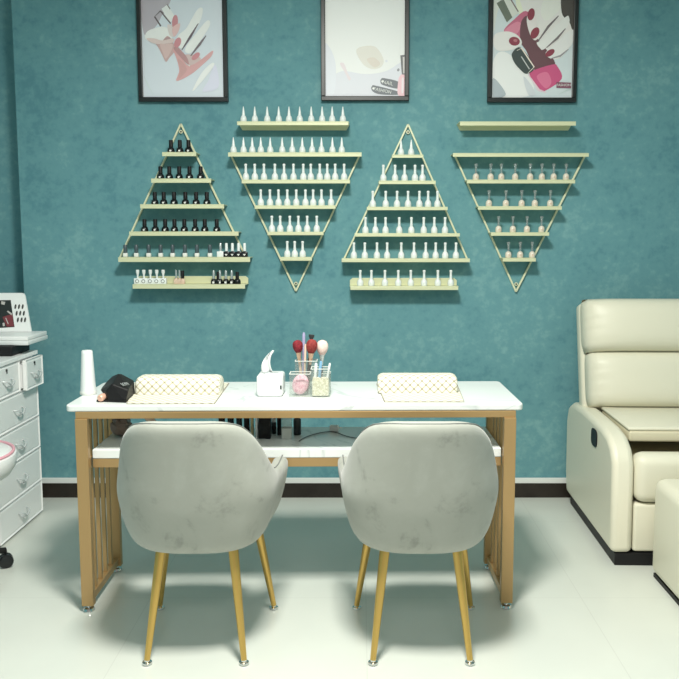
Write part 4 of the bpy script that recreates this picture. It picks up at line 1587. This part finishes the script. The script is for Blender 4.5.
# ------------------------------------------------------------------ drawer cabinet
XF = -1.548
cy0, cy1, cz = 3.325, 3.795, 0.797
cab = thing('drawer_cabinet', 'white six-drawer cabinet with wing-shaped handles at the wall recess', 'cabinet', (XF - 0.22, (cy0 + cy1) / 2, 0))
CO = Vector(cab.location)


def cl(bm):
    bmesh.ops.translate(bm, verts=bm.verts, vec=-CO)
    return bm


bm = boxbm(XF - 0.44, XF - 0.020, cy0, cy1, 0.018, cz - 0.02)
obj('body', cl(bm), 'white', cab, smooth=False, bevel=0.002)
obj('top_board', cl(boxbm(XF - 0.44, XF + 0.004, cy0, cy1 + 0.004, cz - 0.0195, cz)), 'white', cab, smooth=False, bevel=0.003)
obj('plinth', cl(boxbm(XF - 0.43, XF - 0.012, cy0 + 0.01, cy1 - 0.004, 0, 0.0178)), 'dark_grey', cab, smooth=False)


def zat(v):
    return at(43, v, 3.81).z


vr = [352.5, 383, 414.5, 445.5, 478.5, 509]


def drawer(ya, yb, za_, zb_, out, key):
    xf = XF + out
    bm = bmesh.new()
    box(bm, xf - 0.018, xf, ya, yb, za_, zb_)
    ff = max(bm.faces, key=lambda f: f.calc_center_median().x)
    i1 = bmesh.ops.inset_region(bm, faces=[ff], thickness=0.016, depth=0)
    i2 = bmesh.ops.inset_region(bm, faces=[ff], thickness=0.007, depth=-0.006)
    i3 = bmesh.ops.inset_region(bm, faces=[ff], thickness=0.012, depth=0.004)
    if out > 0.005:
        box(bm, xf - 0.12, xf - 0.018, ya + 0.008, yb - 0.008, za_ + 0.008, zb_ - 0.02)
    d = obj('drawer', cl(bm), 'white', cab, smooth=False, bevel=0.0015)
    yc, zc = (ya + yb) / 2, (za_ + zb_) / 2 - 0.012
    bm = bmesh.new()
    for s in (-1, 1):
        pp = catmull([(xf + 0.012, yc, zc - 0.012), (xf + 0.020, yc + s * 0.012, zc - 0.004), (xf + 0.018, yc + s * 0.030, zc + 0.010), (xf - 0.001, yc + s * 0.045, zc + 0.016)], 5)
        tube(bm, pp, [0.0055 - 0.0025 * i / (len(pp) - 1) for i in range(len(pp))], 8)
    box(bm, xf - 0.004, xf + 0.013, yc - 0.004, yc + 0.004, zc - 0.016, zc - 0.008)
    obj('handle', cl(bm), 'grey_handle', d)
    if key:
        bm = lathe(bmesh.new(), [(0.006, 0), (0.006, 0.004)], 12)
        bmesh.ops.rotate(bm, verts=bm.verts, matrix=Matrix.Rotation(PI / 2, 3, 'Y'))
        bmesh.ops.translate(bm, verts=bm.verts, vec=(xf - 0.002, yc, zb_ - 0.022))
        box(bm, xf, xf + 0.0025, yc - 0.0025, yc + 0.0025, zb_ - 0.036, zb_ - 0.02)
        obj('keyhole', cl(bm), 'dark_grey', d)


ym = 3.60
drawer(cy0 + 0.004, ym - 0.002, zat(vr[1]) + 0.003, cz - 0.022, 0.0, True)
drawer(ym + 0.002, cy1 - 0.003, zat(vr[1]) + 0.003, cz - 0.022, 0.028, True)
for k in range(1, 5):
    drawer(cy0 + 0.004, cy1 - 0.003, zat(vr[k + 1]) + 0.003, zat(vr[k]) - 0.001, 0.0, False)

# colour chart book on a black tray
bt = thing('black_tray', 'black tray on the drawer cabinet, under the white colour chart book', 'tray', (XF - 0.19, 3.66, cz + E))
obj('body', rbox(-0.20, 0.165, -0.08, 0.12, 0, 0.044, 0.006), 'black', bt)
zk = cz + 0.046
kb_ = thing('colour_chart_book', 'open white nail colour chart book standing on the black tray', 'colour chart', (XF - 0.20, 3.735, zk))
KO = Vector(kb_.location)
xr = at(48, 337, 3.85).x - KO.x
obj('base_tray', rbox(-0.24, xr, -0.12, 0.115, 0, 0.020, 0.004), 'white_plastic', kb_)
obj('sample_board', rbox(-0.238, xr - 0.003, -0.116, 0.113, 0.021, 0.040, 0.004), 'white', kb_)
yl0, yl1 = 3.80, 3.885
b0, b1 = at(31, 331, yl0) - KO, at(24.5, 293, yl1) - KO
hl = (b1.z - 0.041)
bm = bmesh.new()
Lx = -0.26
dxr = b1.x - b0.x
ol = [(Lx, 0.041), (b0.x, 0.041), (b1.x + 0.004, b1.z - 0.016), (b1.x - 0.003, b1.z - 0.004), (b1.x - 0.016, b1.z), (Lx, b1.z)]


def lidp(x_, z_, off):
    t = (z_ - 0.041) / hl
    return Vector((x_, (yl0 + (yl1 - yl0) * t) - KO.y + off, z_))


A_ = [bm.verts.new(lidp(x_, z_, 0)) for x_, z_ in ol]
B_ = [bm.verts.new(lidp(x_, z_, 0.014)) for x_, z_ in ol]
bm.faces.new(A_)
bm.faces.new(B_[::-1])
for i in range(len(ol)):
    bm.faces.new((A_[i], B_[i], B_[(i + 1) % len(ol)], A_[(i + 1) % len(ol)]))
lid = obj('lid', bm, 'white', kb_, smooth=False, bevel=0.002)


def lid_px(u, v, off=-0.001):
    # intersect the pixel ray with the leaning lid plane
    lo, hi_ = yl0 - 0.05, yl1 + 0.05
    for _ in range(40):
        m_ = (lo + hi_) / 2
        q_ = at(u, v, m_) - KO
        if m_ > (yl0 + (yl1 - yl0) * (q_.z - 0.041) / hl):
            hi_ = m_
        else:
            lo = m_
    q_ = at(u, v, lo) - KO
    q_.y += off
    return q_


def lid_poly(bm, pts_, off, mi=0):
    f = bm.faces.new([bm.verts.new(lid_px(u, v, off)) for u, v in pts_])
    f.material_index = mi


bm = bmesh.new()
M['pic_dark'] = mat('picture_dark', (0.025, 0.03, 0.03), 0.4)
M['pic_red'] = mat('picture_red', (0.20, 0.045, 0.055), 0.4)
M['pic_pale'] = mat('picture_pale', (0.55, 0.52, 0.50), 0.4)
lid_poly(bm, [(-12, 300.5), (10.8, 300), (14.6, 327), (-9, 328.5)], -0.0008, 0)
lid_poly(bm, [(2.5, 317), (7, 315.5), (12.5, 314), (14, 326.3), (7, 326.8)], -0.0013, 1)
lid_poly(bm, [(1.5, 301), (5.5, 302), (4.5, 305), (1.2, 304)], -0.0013, 2)
lid_poly(bm, [(7, 311.5), (8, 310.5), (12.4, 313.6), (11.6, 315.2)], -0.0016, 2)
lid_poly(bm, [(5.5, 318), (6.2, 317.6), (8.8, 323.6), (8, 324.2)], -0.0016, 2)
lid_poly(bm, [(2.6, 323), (4.6, 322.6), (5, 326), (3, 326.3)], -0.0016, 2)
pic = obj('picture', bm, ['pic_dark', 'pic_red', 'pic_pale'], kb_, smooth=False)
for j, (vv, us) in enumerate(((306.6, (15.6, 19.2, 22.8)), (313.2, (16.8, 20.4, 24.0)), (319.8, (18.0, 21.7, 25.2)))):
    for u in us:
        bm = bmesh.new()
        c_ = lid_px(u, vv, -0.0015)
        ellipsoid(bm, Vector((0, 0, 0)), 0.0048, 0.003, 0.0125, 10, 8)
        nl_ = obj('nail_sample', bm, 'pic_dark', kb_)
        nl_.location = c_
        nl_.rotation_euler = (-math.atan2(yl1 - yl0, hl), 0, 0)

# ------------------------------------------------------------------ salon stool at the frame edge
st = thing('salon_stool', 'white round salon stool with pink piping on black casters, by the drawer cabinet', 'stool', (-1.570, 2.985, -0.0))
obj('seat_cushion', lathe(bmesh.new(), [(0.10, 0.39), (0.17, 0.400), (0.215, 0.418), (0.234, 0.448), (0.242, 0.483), (0.238, 0.498), (0.222, 0.504)], 40), 'white_plastic', st)
obj('seat_top', lathe(bmesh.new(), [(0.221, 0.5042), (0.214, 0.509), (0.12, 0.513), (0.01, 0.514)], 40), 'white_plastic', st)
obj('piping', tube(bmesh.new(), [(0.228 * math.cos(R(9 * i)), 0.228 * math.sin(R(9 * i)), 0.507) for i in range(41)], 0.0055, 8), 'pink', st)
obj('column', lathe(bmesh.new(), [(0.026, 0.09), (0.026, 0.24), (0.016, 0.242), (0.016, 0.392)], 18), 'chrome', st)
for k in range(5):
    a = R(47 + 72 * k)
    dx, dy = math.cos(a), math.sin(a)
    lg = obj('leg', tube(bmesh.new(), [(dx * 0.02, dy * 0.02, 0.105), (dx * 0.12, dy * 0.12, 0.085), (dx * 0.195, dy * 0.195, 0.072)], [0.018, 0.015, 0.012], 10), 'black', st)
    bm = bmesh.new()
    c_ = Vector((dx * 0.195, dy * 0.195, 0.029))
    for s in (-1, 1):
        b2 = lathe(bmesh.new(), [(0.020, -0.007), (0.0285, -0.005), (0.0285, 0.005), (0.020, 0.007)], 20)
        bmesh.ops.rotate(b2, verts=b2.verts, matrix=Matrix.Rotation(PI / 2, 3, 'X') )
        bmesh.ops.rotate(b2, verts=b2.verts, matrix=Matrix.Rotation(0.5, 3, 'Z'))
        n_ = Vector((-math.sin(0.5), math.cos(0.5), 0)) * 0.010 * s
        bmesh.ops.translate(b2, verts=b2.verts, vec=c_ + n_)
        me = bpy.data.meshes.new('tmp')
        b2.to_mesh(me)
        b2.free()
        bm.from_mesh(me)
        bpy.data.meshes.remove(me)
    tube(bm, [c_, c_ + Vector((0, 0, 0.045))], 0.006, 8)
    obj('caster', bm, 'black_gloss', lg)

# ------------------------------------------------------------------ keep only live meshes
for me in [m_ for m_ in bpy.data.meshes if m_.users == 0]:
    bpy.data.meshes.remove(me)
bpy.context.view_layer.update()
